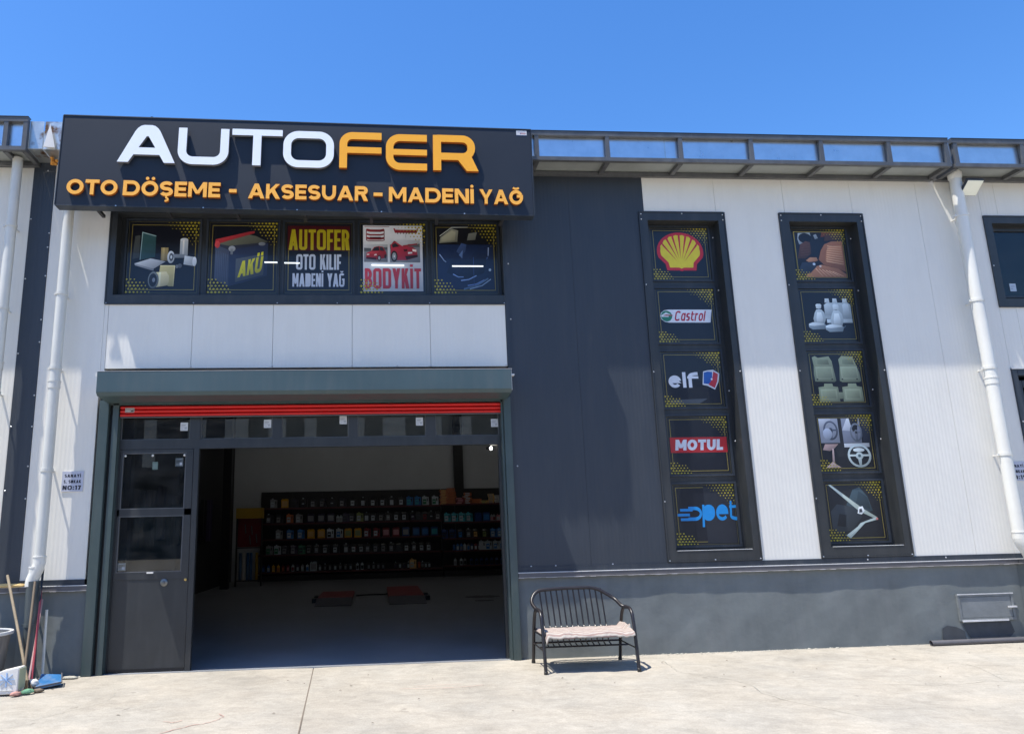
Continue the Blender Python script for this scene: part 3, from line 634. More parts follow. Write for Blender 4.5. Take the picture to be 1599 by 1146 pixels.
bx('head_flashing', M_['trim'], B, -3.53, 1.79, -.03, 0, 3.625, 3.648); bx('lintel', M_['rail'], B, -3.5, 1.80, -.02, .10, 3.262, 3.2895)
for k in range(3):
    z = 3.112+k*.049; prof = [(.02+.018*-math.sin(PI*i/6), z+.045*i/6) for i in range(7)]+[(.034, z+.045), (.034, z)]
    s_ = MB(); s_.prism_x(prof, -3.262, 1.672); s_.smooth = True; o = s_.build('shutter_slat', M_['red'], B)
bx('bottom_bar', M_['coping'], B, -3.262, 1.672, .006, .036, 3.098, 3.1105)
pr = Print(-3.20, 3.165, .115, .062, .000, '#b9aaa6'); pr.rect(.05, .1, .95, .9, '#8d8583'); pr.line([(.12, .65), (.85, .7)], .08, '#d8d4d0'); pr.line([(.12, .35), (.75, .35)], .10, '#e4e0dc'); pr.rect(.62, .15, .9, .45, '#4d4b4b'); pr.build('maker_sticker', B, M_['inkm'])

tr = [(-3.266, -2.392), (-2.261, -1.339), (-1.223, -.345), (-.236, .672), (.796, 1.650)]
mb = MB(); Y0, Y1 = .085, .145
mb.box(-3.272, 1.668, Y0, Y1, 2.700, 2.822); mb.box(-3.272, 1.668, Y0, Y1, 3.18, 3.262)
for (a, b), (c, d) in zip(tr, tr[1:]): mb.box(b, c, Y0, Y1, 2.822, 3.18)
mb.box(1.650, 1.668, Y0, Y1, 2.822, 3.18); mb.box(-3.272, -3.266, Y0, Y1, 2.822, 3.18)
to = mb.build('transom_frame', M_['trim2'], B, .003)
for a, b in tr:
    bx('pane', M_['glassd'], to, a, b, .112, .118, 2.822, 3.18)
    m = MB(); e = .012; m.box(a, b, .104, .112, 2.822, 2.822+e); m.box(a, a+e, .104, .112, 2.834, 3.18); m.box(b-e, b, .104, .112, 2.834, 3.18); m.build('glazing_bead', M_['steel'], to)
bx('door_post', M_['trim2'], B, -2.330, -2.262, .07, .15, 0, 2.700, bevel=.004); bx('door_post', M_['trim2'], B, -3.272, -3.252, .085, .145, 0, 2.700)
bx('jamb', M_['trim2'], B, 1.630, 1.668, .085, .16, 0, 2.700)
dr = MB(); a, b = -3.248, -2.336
dr.box(a, b, .08, .13, 2.655, 2.696); dr.box(a, b, .08, .13, 1.862, 1.945); dr.box(a, b, .08, .13, 1.085, 1.172); dr.box(a, a+.03, .08, .13, 1.172, 2.655); dr.box(b-.088, b, .08, .13, 1.172, 2.655)
do = dr.build('door', M_['trim2'], B, .003)
bx('door_panel', M_['trim2'], do, a, b, .086, .125, .045, 1.084); bx('door_sweep', M_['black'], do, a, b, .09, .12, .012, .044)
for z0, z1 in ((1.172, 1.862), (1.945, 2.655)):
    bx('pane', M_['glassd'], do, a+.03, b-.088, .10, .106, z0, z1)
    m = MB(); e = .012; x0, x1 = a+.03, b-.088
    m.box(x0, x1, .078, .10, z0, z0+e); m.box(x0, x1, .078, .10, z1-e, z1); m.box(x0, x0+e, .078, .10, z0+e, z1-e); m.box(x1-e, x1, .078, .10, z0+e, z1-e); m.build('glazing_bead', M_['steel'], do)
lk = MB(); lk.lathe([(0, .0), (.045, 0), (.045, .012), (.034, .02), (.02, .022), (.012, .034), (0, .035)], (0, 0, 0), 20); lk.v = [(-2.625+v[0], .085-v[2], 1.045+v[1]) for v in lk.v]; lk.smooth = True; lk.build('lock', M_['lock'], do)
lk = MB(); lk.lathe([(0, .0), (.018, 0), (.016, .012), (0, .014)], (0, 0, 0), 14); lk.v = [(-2.365+v[0], .079-v[2], 1.075+v[1]) for v in lk.v]; lk.build('keyhole', M_['brass'], do)
bx('latch', M_['wht'], do, -2.84, -2.76, .068, .078, 1.158, 1.176)
# stickers and suction marks on the glass
def sticker(x, z, w, h, parent, rot=0):
    p = Print(x-w/2, z-h/2, w, h, .1005 if parent is do else .1035, '#c9ccd0')
    p.rect(.12, .62, .7, .72, '#9297a0'); p.rect(.12, .45, .55, .53, '#a4a9b0'); p.rect(.55, .15, .88, .48, '#a8adb4'); p.rect(.12, .2, .42, .27, '#9ca1a8'); p.rect(.12, .85, .88, .88, '#b4b8be')
    o = p.build('sticker', parent, M_['inkm']); return o
for x, z in ((-2.475, 2.990), (-1.408, 3.015), (-.422, 3.052), (.588, 3.02), (1.596, 2.99)): sticker(x, z, .095, .108, to)
sticker(-2.515, 2.53, .098, .108, do); sticker(-3.155, 1.245, .10, .095, do)
mb = MB()
for x, z in ((-3.19, 2.62), (-2.85, 2.62), (-2.45, 2.62)):
    mb.lathe([(0, .012), (.010, .010), (.016, 0), (0, -.001)], (0, 0, 0), 10); k = 40; mb.v[-k:] = [(x+v[0], .092-v[2], z+v[1]) for v in mb.v[-k:]]
mb.build('suction_cup', M_['wht'], do)
pr = Print(-2.85, 2.44, .07, .10, .0995, '#5d6f66'); pr.rect(.15, .2, .85, .75, '#6f8078'); pr.build('sticker', do, M_['inkm'])

# ---- gutter along the eaves
def gutter(parent, xs, y=-.44, zb=6.560, zt=6.975, x0=None, x1=None, frame=True, sheet='galv'):
    x0 = xs[0]-.03 if x0 is None else x0; x1 = xs[-1]+.03 if x1 is None else x1
    go = bx('gutter', M_[sheet], parent, x0, x1, y+.035, y+.040, zb+.035, zt-.02); bx('gutter_back', M_['soffit'], go, x0, x1, -.03, .0, zb+.035, zt+.05)
    bx('gutter_bottom', M_['soffit'] if sheet == 'galv' else M_['galvrust'], go, x0, x1, y+.041, -.031, zb+.030, zb+.034)
    if frame:
        bx('gutter_rail', M_['steel'], parent, x0, x1, y-.03, y+.03, zt-.062, zt); bx('gutter_rail', M_['steel'], parent, x0, x1, y-.03, y+.03, zb-.02, zb+.034)
        bx('gutter_rail', M_['steel'], parent, x0, x1, -.07, -.012, zb-.04, zb+.012)
        for x in xs:
            bx('gutter_post', M_['steel'], parent, x-.028, x+.028, y-.026, y+.028, zb+.035, zt-.063)
            bx('gutter_brace', M_['steel'], parent, x-.03, x+.03, y+.031, -.071, zb-.028, zb+.026)
        bx('roof_edge', M_['signface'], parent, x0, x1, y-.036, y+.05, zt+.001, zt+.012)
    return go
gx = [2.262+1.0445*i for i in range(7)]; gx[-1] = 8.40-.02
gx = [2.25, 3.249, 4.299, 5.331, 6.369, 7.386, 8.265]
gutter(B, gx, x0=2.14, x1=8.300)
gutter(B, [], x0=-4.33, x1=-4.01, frame=False, sheet='galvrust', zt=7.03, zb=6.58)
gutter(B, [], x0=-4.008, x1=2.138, frame=False, zt=6.99, zb=6.57, y=-.522)  # unseen run added behind the sign, set forward to block sun from the wall
bx('gutter_stain', M_['galvrust'], B, 4.08, 4.098, -.4052, -.4045, 6.63, 6.93)
bx('roof', M_['roof'], B, -4.3, 8.60, .02, 17.9, 6.85, 6.95); bx('parapet', M_['indark'], B, -4.3, 8.60, .101, .2, 6.601, 6.849)
mb = MB(); random.seed(3)
for i in range(9): mb.lathe([(0, -.02), (.022, -.01), (.026, .01), (0, .022)], (-4.265+random.uniform(-.045, .045), -.19+random.uniform(-.05, .05), 6.54+random.uniform(-.03, .04)), 8)
mb.smooth = True; mb.build('expanding_foam', M_['orange'], B)
mb = MB(); mb.add([(-4.31, -.46, 6.62), (-4.16, -.46, 6.61), (-4.245, -.46, 6.95), (-4.31, -.445, 6.62), (-4.16, -.445, 6.61), (-4.245, -.445, 6.93)], [(0, 1, 2), (5, 4, 3), (0, 3, 4, 1), (1, 4, 5, 2), (2, 5, 3, 0)])
mb.build('bent_flap', M_['wht'], B)

# ---- drainpipes
def collar(x, y, z, r, parent, m):
    c = MB(); c.lathe([(r+.001, -.018), (r+.009, -.018), (r+.010, .018), (r+.001, .018)], (x, y, z), 16); c.smooth = True
    c.box(x-.012, x+.012, y+r, .0, z-.008, z+.008); c.box(x-r-.035, x-r-.002, y-.01, y+.01, z-.014, z+.014)
    return c.build('pipe_clamp', m, parent)
def socket(x, y, z, r, parent, m):
    c = MB(); c.lathe([(r+.001, -.05), (r+.007, -.05), (r+.007, .03), (r+.012, .032), (r+.012, .048), (r+.001, .05)], (x, y, z), 18); c.smooth = True; return c.build('pipe_socket', m, parent)
def drain(parent, x, y, r, ztop, zbot, m, clamps, sockets, tail=None):
    p = MB(); p.tube([(x, y, zbot), (x, y, (ztop+zbot)/2), (x, y, ztop)], r, 20); p.smooth = True; o = p.build('drainpipe', m, parent)
    for z in clamps: collar(x, y, z, r, o, m)
    for z in sockets: socket(x, y, z, r, o, m)
    return o
d1 = drain(B, -4.022, -.20, .066, 6.52, 1.36, M_['pvc'], (4.69, 3.71, 2.43), (3.50,))
mb = MB(); pts = fillet([(-4.022, -.20, 1.40), (-4.022, -.20, 1.30), (-4.09, -.20, 1.12), (-4.09, -.20, 1.06)], .1, 5); mb.tube(pts, .072, 20); mb.smooth = True; mb.build('elbow', M_['pvcw'], d1)
socket(-4.022, -.20, 1.36, .066, d1, M_['pvcw']); socket(-4.06, -.20, 1.24, .064, d1, M_['pvcw'])
mb = MB(); mb.tube([(-4.075, -.2, 1.12), (-4.055, -.2, .6), (-4.035, -.2, .02)], .075, 20); mb.smooth = True; mb.build('lower_downspout', M_['slate'], d1)
collar(-4.05, -.2, .62, .076, d1, M_['slate'])
d2 = drain(B, 8.545, -.20, .078, 6.59, 1.36, M_['pvcw'], (5.90, 4.61, 3.63, 2.43), (3.45, ))
mb = MB(); mb.lathe([(.079, -.06), (.09, -.04), (.094, .035), (.08, .04)], (8.545, -.2, 6.53), 20); mb.smooth = True; mb.build('pipe_socket', M_['pvcw'], d2)
mb = MB(); pts = fillet([(8.545, -.20, 1.40), (8.545, -.20, 1.28), (8.66, -.20, 1.10), (8.66, -.20, .0)], .1, 5); mb.tube(pts, .085, 20); mb.smooth = True; mb.build('elbow', M_['pvcw'], d2)
socket(8.545, -.2, 1.36, .078, d2, M_['pvcw'])

# ---- utility hatch in the base wall
h = MB(); X0, X1, Z0, Z1 = 7.655, 8.440, .272, .612
h.box(X0, X1, -.035, .0, Z1-.035, Z1); h.box(X0, X1, -.035, 0, Z0, Z0+.035); h.box(X0, X0+.035, -.035, 0, Z0+.035, Z1-.035); h.box(X1-.035, X1, -.035, 0, Z0+.035, Z1-.035)
ho = h.build('hatch', M_['plaster2'], B, .003)
bx('hatch_door', M_['plaster2'], ho, X0+.038, X1-.038, -.028, -.006, Z0+.038, Z1-.038, bevel=.003)
bx('handle', M_['copingtop'], ho, X1-.10, X1+.012, -.062, -.036, (Z0+Z1)/2-.012, (Z0+Z1)/2+.006)
bx('drip_edge', M_['copingtop'], ho, X0, X1, -.043, -.036, Z1-.008, Z1+.004, X0+.02, X1-.12, -.045, -.036, Z0-.008, Z0+.014)
mb = MB()
def blob(pts):
    o = [(x, -.0115, z) for x, z in pts]; mb.add(o, [tuple(range(len(o)))])
blob([(7.38, .06), (7.40, .19), (7.47, .225), (7.60, .20), (7.70, .15), (7.71, .02), (7.55, -.0), (7.42, .01)])
blob([(7.69, .235), (8.08, .255), (8.36, .262), (8.40, .12), (8.33, .06), (8.14, -.02), (7.92, -.03), (7.79, .03), (7.74, .12)])
mb.build('damp_patch', M_['patch'], B)

# ================================================================== NEIGHBOURING UNITS
N = thing('workshop_building', 'neighbouring workshop cut off at the left edge, pale panel wall beside a dark pilaster', 'building', (-7.5, .05, 0))
def npanel(parent, name, mt, x0, x1, z0, z1, y0=0): return bx(name, mt, parent, x0, x1, y0, .10, z0, z1)
npanel(N, 'wall_panel', M_['white'], -5.65, -4.608, 1.116, 6.545); npanel(N, 'wall_panel', M_['white'], -6.70, -5.654, 1.116, 6.545); npanel(N, 'wall_panel', M_['dark'], -12, -6.704, 1.116, 6.545)
bx('pilaster', M_['dark'], N, -4.604, -4.462, -.006, .10, 1.08, 6.62); bx('pilaster', M_['dark'], N, -4.460, -4.322, -.009, .10, 1.08, 6.62)
bx('top_flashing', M_['trim'], N, -12, -4.606, -.010, .10, 6.548, 6.62); bx('bottom_flashing', M_['trim'], N, -12, -4.606, -.012, 0, 1.05, 1.116)
base_wall(-12, -4.302, .002, N); coping(-12, -4.302, N)
gutter(N, [-6.86, -5.81, -4.80, -4.555], x0=-12, x1=-4.525, zt=7.035, zb=6.585)
gutter(N, [], x0=-4.52, x1=-4.345, frame=False, sheet='galvrust', zt=7.03, zb=6.585)
bx('roof', M_['roof'], N, -12, -4.33, .02, 17.9, 6.85, 6.95); bx('inner_wall', M_['indark'], N, -12, -5.02, .101, .24, 0, 6.849, -5.02, -4.33, .101, .24, 6.601, 6.849)
d3 = drain(N, -4.735, -.20, .064, 6.58, 1.3, M_['pvc'], (5.62, 4.50, 3.4), (3.75,))
bx('side_wall', M_['indark'], N, -12, -11.8, .24, 17.9, 0, 6.8)
screws(N, [(-4.585, -.008, z) for z in (5.8, 4.96, 3.95, 3.0, 2.2)]+[(-4.335, -.012, z) for z in (5.4, 4.4, 3.4, 2.5)]+[(-4.42, -.012, 6.5)])

Rb = thing('workshop_building', 'neighbouring pale workshop cut off at the right edge, with small dark window and door', 'building', (11, .05, 0))
for r in ((8.604, 9.04, 4.56, 6.545), (8.604, 9.046, 1.116, 4.557)): pass
mb = MB(); mb.box(8.604, 9.04, 0, .10, 1.116, 6.545); mb.build('wall_panel', M_['white'], Rb)
bx('wall_panel', M_['white'], Rb, 9.044, 9.30, 0, .10, 5.99, 6.545); bx('wall_panel', M_['white'], Rb, 9.044, 9.30, 0, .10, 3.67, 4.57)
mb = MB(); mb.box(9.304, 12.0, 0, .10, 5.99, 6.545); mb.box(9.304, 12.0, 0, .10, 3.67, 4.57); mb.box(10.4, 14, 0, .10, 0, 3.67); mb.box(12.004, 14, 0, .10, 3.67, 6.545); mb.build('wall_panel', M_['white'], Rb)
bx('top_flashing', M_['trim'], Rb, 8.602, 14, -.010, .10, 6.548, 6.60); bx('bottom_flashing', M_['trim'], Rb, 8.604, 9.0, -.012, 0, 1.05, 1.116)
base_wall(8.604, 9.04, .001, Rb); coping(8.604, 9.03, Rb)
window(Rb, 9.040, 12, 4.572, 5.985, 9.165, 11.9, 4.70, 5.87, [(9.24, 10.5, 4.78, 5.80), (10.6, 11.8, 4.78, 5.80)], .14)
p = Print(9.40, 4.86, .10, .12, .1405, '#b9c2cc'); p.rect(.15, .6, .8, .7, '#8a929c'); p.rect(.15, .3, .5, .4, '#8a929c'); p.build('sticker', Rb, M_['inkm'])
mb = MB(); mb.box(9.035, 9.12, -.02, .12, 0, 3.66); mb.box(9.12, 10.4, -.02, .12, 3.56, 3.66); mb.box(9.16, 9.22, .05, .12, 0, 3.50); mb.box(9.22, 10.3, .05, .12, 3.40, 3.50); mb.box(10.3, 10.4, -.02, .12, 0, 3.56); mb.build('door_frame', M_['trim'], Rb, .004)
bx('pane', M_['glassd'], Rb, 9.22, 10.3, .08, .09, 0, 3.40); bx('frame_edge', M_['copingtop'], Rb, 9.032, 9.6, -.03, -.021, 3.652, 3.668)
gutter(Rb, [8.405, 9.44, 10.48, 11.5], x0=8.35, x1=14)
bx('roof', M_['roof'], Rb, 8.604, 14, .02, 17.9, 6.85, 6.95); bx('inner_wall', M_['indark'], Rb, 8.604, 9.06, .101, .24, .0, 6.85, 9.06, 14, .101, .24, 5.9, 6.849, 9.06, 14, .101, .24, 3.6, 4.66)
bx('back_wall', M_['indark'], Rb, 8.604, 14, 5.0, 5.2, 0, 6.8); bx('side_wall', M_['indark'], Rb, 13.9, 14, .24, 5, 0, 6.8)
screws(Rb, [(9.055, -.028, z) for z in (5.2, 2.9, 1.9)])

# floodlight under the gutter
fl = thing('floodlight', 'square floodlight tilted downward under the gutter beside the right drainpipe', 'floodlight', (8.70, -.20, 6.40))
ang = math.radians(-38)
def tilt(mb, c):
    o = []
    for v in mb.v:
        y, z = v[1]-c[1], v[2]-c[2]; o.append((v[0], c[1]+y*math.cos(ang)-z*math.sin(ang), c[2]+y*math.sin(ang)+z*math.cos(ang)))
    mb.v = o; return mb
c = (8.68, -.30, 6.30)
m = MB(); m.box(8.55, 8.81, -.43, -.17, 6.285, 6.33); m.box(8.60, 8.76, -.36, -.24, 6.331, 6.36); tilt(m, c).build('housing', M_['trim'], fl, .006)
m = MB(); m.box(8.562, 8.798, -.418, -.182, 6.276, 6.2845); tilt(m, c).build('glass', M_['lamp'], fl)
m = MB(); m.obox((8.68, -.24, 6.32), (8.68, -.014, 6.44), .03, .02); m.box(8.63, 8.73, -.02, -.0125, 6.38, 6.50); m.build('bracket', M_['trim'], fl)

# ================================================================== SIGNBOARD
SG = thing('signboard', 'big dark signboard with white and orange raised lettering above the garage front', 'signboard', (-4.055, -.55, 5.775))
mb = MB(); a0, a1, b0, b1 = -4.055, 2.135, 5.775, 7.020
mb.box(a0, a1, -.55, -.40, b0, b1); sg = mb.build('board', M_['signface'], SG, .004)
mb = MB(); e = .022
mb.box(a0-.006, a1+.006, -.556, -.395, b1+.001, b1+.014); mb.box(a0-.006, a1+.006, -.556, -.395, b0-.014, b0-.001); mb.box(a0-.012, a0-.001, -.556, -.395, b0-.001, b1+.001); mb.box(a1+.001, a1+.012, -.556, -.395, b0-.001, b1+.001)
mb.build('edge_trim', M_['trim'], SG)
mb = MB()
for i in range(7):
    x = a0+.4+i*.9
    mb.box(x, x+.04, -.399, -.36, b0+.03, b1-.1); mb.box(x, x+.04, -.36, -.02, b0+.05, b0+.09)
mb.box(a0+.1, a1-.1, -.399, -.36, b0-.0, b0+.028); mb.build('support_bracket', M_['brace'], SG)
mb = MB(); mb.lathe([(0, 0), (.02, 0), (.02, .03), (0, .035)], (-2.95, -.5, b1+.014), 8); mb.lathe([(0, 0), (.015, 0), (.015, .02), (0, .02)], (.75, -.5, b1+.014), 8); mb.build('cap', M_['trim'], SG)
s = MB()
for x in (-3.3, -2.2, -1.0, .1, 1.2): s.box(x-.008, x+.008, -.562, -.557, b0-.012, b0+.0)
s.build('screw_heads', M_['silver'], SG)['kind'] = 'stuff'

def U_shape(w, h, t, r): return ribbon([(t/2, h)]+arc(t/2+r, t/2+r, r, r, 180, 270, 10)+arc(w-t/2-r, t/2+r, r, r, 270, 360, 10)+[(w-t/2, h)], t)
def rec(x0, z0, x1, z1): return [(x0, z0), (x1, z0), (x1, z1), (x0, z1)]
def big(ch, w, h):
    t = .095; tv = .108
    if ch == 'A': return ribbon([(-.01+.06, -.02)]+fillet([(0, 0, 0), (w*.5-.055, h-t/2, 0), (w*.5+.055, h-t/2, 0), (w, 0, 0)], .17, 6)[0:0] and [], t) if False else None
    if ch == 'U': return U_shape(w, h, .108, .14)
    if ch == 'T': return [rec(0, h-.088, w, h), rec(w/2-.054, 0, w/2+.054, h)]
    if ch == 'O': return ribbon(rrect(tv/2, t/2, w-tv/2, h-t/2, .15, .15), .102, True)
    if ch == 'F': return ribbon([(w, h-t/2)]+arc(tv/2+.12, h-t/2-.12, .12, .12, 90, 180, 10)+[(tv/2, 0)], .102)+[rec(tv*.5, h*.42, w, h*.42+.088)]
    if ch == 'E': return ribbon([(w, h-t/2)]+arc(tv/2+.14, h-t/2-.14, .14, .14, 90, 180, 10)+arc(tv/2+.14, t/2+.14, .14, .14, 180, 270, 10)+[(w, t/2)], .100)+[rec(tv*.5, h*.5-.042, w, h*.5+.042)]
    if ch == 'R':
        y0 = h*.40; by = (h-t/2-y0)/2; rr = min(by, .12)
        return ribbon([(tv/2, h-t/2)]+arc(w-.03-tv/2-rr, h-t/2-rr, rr, rr, 90, 0, 10)+arc(w-.03-tv/2-rr, y0+rr, rr, rr, 0, -90, 10)+[(tv/2, y0)], .102)+[rec(0, 0, .108, h), [(w*.50, y0), (w-.15, 0), (w+.01, 0), (w*.50+.22, y0)]]
def bigA(w, h):
    # outer contour with rounded crown, two legs, crossbar
    t = .115; cx = w/2
    L = [(0, 0), (t*1.18, 0)]; k = .085
    left = [(0, 0), (t*1.2, 0), (cx-.012, h-.16), (cx-.012, h), (cx-.05, h), (cx-.09, h-.012), (cx-.13, h-.045), (cx-.16, h-.09)]
    right = [(w-x, z) for x, z in left][::-1]
    return [left, right, rec(cx-.0125, h-.16, cx+.0125, h), rec(w*.24, h*.205, w*.76, h*.205+.10)]
rot = .0135
def place(polys, x, z): return [[(px+x, pz+z) for px, pz in q] for q in polys]
letters = [('A', -3.315, .73), ('U', -2.557, .650), ('T', -1.868, .655), ('O', -1.202, .670), ('F', -.465, .560), ('E', .150, .553), ('R', .785, .600)]
YB = -.551
for ch, x, w in letters:
    h = .515 if ch != 'A' else .53
    P = bigA(w, h) if ch == 'A' else big(ch, w, h)
    z = 6.347 if ch in 'UOE' else 6.355
    m = MB(); solid_letters(m, place(P, x, z), YB-.012, YB-.062)
    w1 = ch in 'AUTO'
    m.build('letter', [M_['lwhite'] if w1 else M_['lorange'], M_['lside'] if w1 else M_['lside2']], SG)
words = [('OTO', -3.917, -3.284), ('DÖŞEME', -3.215, -1.988), ('-', -1.877, -1.780), ('AKSESUAR', -1.630, -.082), ('-', -.006, .112), ('MADENİ', .196, 1.325), ('YAĞ', 1.402, 1.988)]
for wd, x0, x1 in words:
    H = .206; P, wdt = text_polys(wd, H, W=1.02, t=.225, gap=.095)
    k = (x1-x0)/wdt
    for gl in P:
        m = MB(); solid_letters(m, [[(x0+p[0]*k, 5.900+p[1]) for p in q] for q in gl], YB-.004, YB-.044)
        m.build('letter', [M_['lorange2'], M_['lside2']], SG)
p = Print(1.935, 6.925, .145, .082, -.5515, '#c9c9cb'); p.rect(0, 0, 1, .18, '#22304a'); p.line([(.1, .72), (.8, .76)], .1, '#9d9fb0'); p.rect(.35, .35, .9, .6, '#b08a8c'); p.rect(.35, .4, .45, .55, '#4a5a86'); p.build('maker_plate', SG, M_['inkm'])
SG.rotation_euler.y = .0135
k_ = 9.2107/9.3007; SG.scale = (k_, k_, k_); SG.location = (-4.055*k_, -.64, 1.6165+(5.775-1.6165)*k_)

# ================================================================== POSTERS ON THE WINDOWS
PY = .186; PG = 'printed posters filling the window panes'
def poster(name, label, rect, cat='poster', art=None, fr='#8a7d3c', bgc='#10131f', after=True, dot=True, tf=True):
    x0, x1, z0, z1 = rect; p = Print(x0, z0, x1-x0, z1-z0, PY, bgc)
    if fr: p.line([(.012, .012), (.988, .012), (.988, .988), (.012, .988)], .008, '#4c4a33', True)
    if fr and tf: p.frame(c=fr)
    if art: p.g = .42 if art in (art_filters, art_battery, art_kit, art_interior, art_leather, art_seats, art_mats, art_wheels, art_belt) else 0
    if art: art(p)
    p.g = 0
    if dot: p.dots()
    o = p.build(name, None); return tag(o, label, cat, PG)
IMP = dict(W=.46, t=.15, rd=.62, gap=.055, fixed=False)
WB, WR = '#c3c9d6', '#9c2a34'
def art_filters(p):
    p.poly([(.08, .47), (.17, .49), (.17, .80), (.10, .79)], '#3b3f3f'); p.poly([(.18, .46), (.39, .50), (.39, .79), (.20, .84)], '#29484c'); p.line([(.185, .46), (.20, .84), (.39, .79)], .012, '#7f9aa0')
    p.poly([(.11, .41), (.33, .48), (.54, .44), (.38, .34)], '#a3a7ae'); p.poly([(.11, .41), (.38, .34), (.38, .31), (.12, .385)], '#7c8087')
    p.rect(.47, .45, .57, .63, '#84754e'); p.rect(.49, .45, .52, .63, '#9b8b60')
    p.rect(.73, .52, .84, .74, '#9aa2ac'); p.ell(.785, .74, .055, .025, '#bfc6ce'); p.rect(.765, .52, .79, .74, '#c3cad1'); p.ell(.61, .50, .05, .085, '#aeb4bc'); p.ell(.615, .50, .03, .055, '#434851'); p.ell(.615, .5, .014, .025, '#b8bec5')
    p.rect(.64, .49, .80, .54, '#6e747d'); p.poly([(.79, .40), (.92, .38), (.95, .50), (.80, .52)], '#a6adb5'); p.ell(.94, .44, .03, .065, '#c0c5cc'); p.ell(.74, .38, .03, .03, '#4a4e55'); p.ell(.70, .37, .02, .025, '#60656c')
    p.poly([(.45, .18), (.47, .38), (.67, .38), (.66, .10), (.60, .10)], '#a39a6c'); p.line([(.47, .38), (.67, .38), (.66, .10)], .012, '#beb588')
    p.poly([(.38, .08), (.57, .11), (.60, .16), (.60, .24), (.56, .30), (.40, .29)], '#b9b08a'); p.ell(.385, .185, .075, .115, '#5a5f60'); p.ell(.38, .185, .055, .09, '#171b24'); p.ell(.39, .185, .02, .03, '#6c7078'); p.rect(.46, .1, .485, .29, '#d3cba6')
def art_battery(p):
    p.poly([(.10, .20), (.30, .10), (.30, .60), (.10, .68)], '#3a4256'); p.poly([(.30, .10), (.85, .25), (.86, .70), (.30, .60)], '#202840'); p.poly([(.30, .60), (.86, .70), (.66, .80), (.10, .68)], '#2c3040')
    p.poly([(.14, .69), (.30, .66), (.86, .72), (.68, .80), (.58, .82)], '#55584f'); p.poly([(.09, .66), (.13, .63), (.17, .70), (.66, .84), (.66, .87), (.58, .86), (.10, .75)], '#a03038'); p.ell(.13, .68, .035, .05, '#c0444c')
    for i in range(7): p.line([(.12+i*.026, .20-i*.012), (.12+i*.026, .60-i*.01)], .006, '#4a5268')
    p.ell(.34, .62, .05, .04, '#8c929c'); p.rect(.32, .54, .355, .62, '#6d737d'); p.ell(.77, .69, .05, .025, '#6c727c')
    p.poly([(.40, .16), (.80, .26), (.80, .55), (.40, .48)], '#3e444c'); p.text(.43, .22, .77, .44, 'AKÜ', '#a9a61f', shear=.12, rise=.08, W=.8, t=.24, rd=.8, gap=.08)
def art_name(p):
    p.rect(.04, .60, .96, .95, '#4a1016')
    p.text(.055, .61, .95, .90, 'AUTOFER', '#b8a91d', **IMP); p.text(.17, .335, .83, .55, 'OTO KILIF', WB, **IMP); p.text(.12, .10, .88, .285, 'MADENİ YAĞ', WB, **IMP)
def car_front(p, x0, z0, w, h, rear=False):
    q = lambda L: [(x0+a*w, z0+b*h) for a, b in L]
    p.poly(q([(0, 0), (1, 0), (1, 1), (0, 1)]), '#6f737c'); p.poly(q([(0, .62), (1, .70), (1, 1), (0, 1)]), '#a7abb2'); p.poly(q([(0, .60), (.3, .62), (.3, .78), (0, .80)]), '#50555c'); p.poly(q([(.55, .66), (1, .70), (1, .84), (.6, .82)]), '#4d5258')
    if not rear:
        p.poly(q([(.08, .18), (.10, .50), (.30, .62), (.42, .84), (.62, .90), (.80, .86), (.92, .60), (.96, .40), (.93, .24), (.5, .12)]), '#8c2531')
        p.poly(q([(.34, .62), (.44, .82), (.62, .87), (.66, .64)]), '#20222c'); p.poly(q([(.68, .64), (.66, .85), (.78, .83), (.86, .62)]), '#2c2f3a'); p.poly(q([(.10, .50), (.34, .61), (.66, .63), (.50, .44)]), '#b03a46')
        p.poly(q([(.08, .18), (.10, .28), (.5, .24), (.52, .12)]), '#33151b'); p.poly(q([(.12, .38), (.22, .40), (.22, .46), (.12, .45)]), '#d5c9c8'); p.poly(q([(.42, .36), (.54, .38), (.52, .46), (.43, .42)]), '#d5c9c8')
        p.ell(x0+.64*w, z0+.22*h, .075*w, .16*h, '#1b1c22'); p.ell(x0+.64*w, z0+.22*h, .045*w, .10*h, '#8f9297'); p.ell(x0+.90*w, z0+.32*h, .04*w, .12*h, '#1b1c22')
    else:
        p.poly(q([(.02, .25), (.03, .80), (.20, .92), (.40, .74), (.75, .70), (.90, .55), (.92, .24), (.55, .10), (.12, .10)]), '#93283a'); p.poly(q([(.04, .80), (.14, .97), (.30, .88), (.20, .92)]), '#78202c')
        p.poly(q([(.06, .78), (.18, .88), (.32, .72), (.10, .66)]), '#23252e'); p.poly(q([(.42, .76), (.90, .86), (.92, .80), (.46, .70)]), '#7d1f2c'); p.poly(q([(.45, .58), (.58, .60), (.58, .50), (.47, .48)]), '#3a1016'); p.poly(q([(.74, .60), (.88, .57), (.88, .47), (.76, .50)]), '#e0c8c6')
        p.poly(q([(.50, .28), (.92, .34), (.92, .24), (.55, .12)]), '#26141a'); p.poly(q([(.60, .46), (.74, .47), (.74, .40), (.60, .38)]), '#c9c4c8'); p.ell(x0+.14*w, z0+.27*h, .11*w, .25*h, '#1a1b20'); p.ell(x0+.14*w, z0+.27*h, .07*w, .17*h, '#7d8086'); p.ell(x0+.14*w, z0+.27*h, .02*w, .05*h, '#c4c6c9')
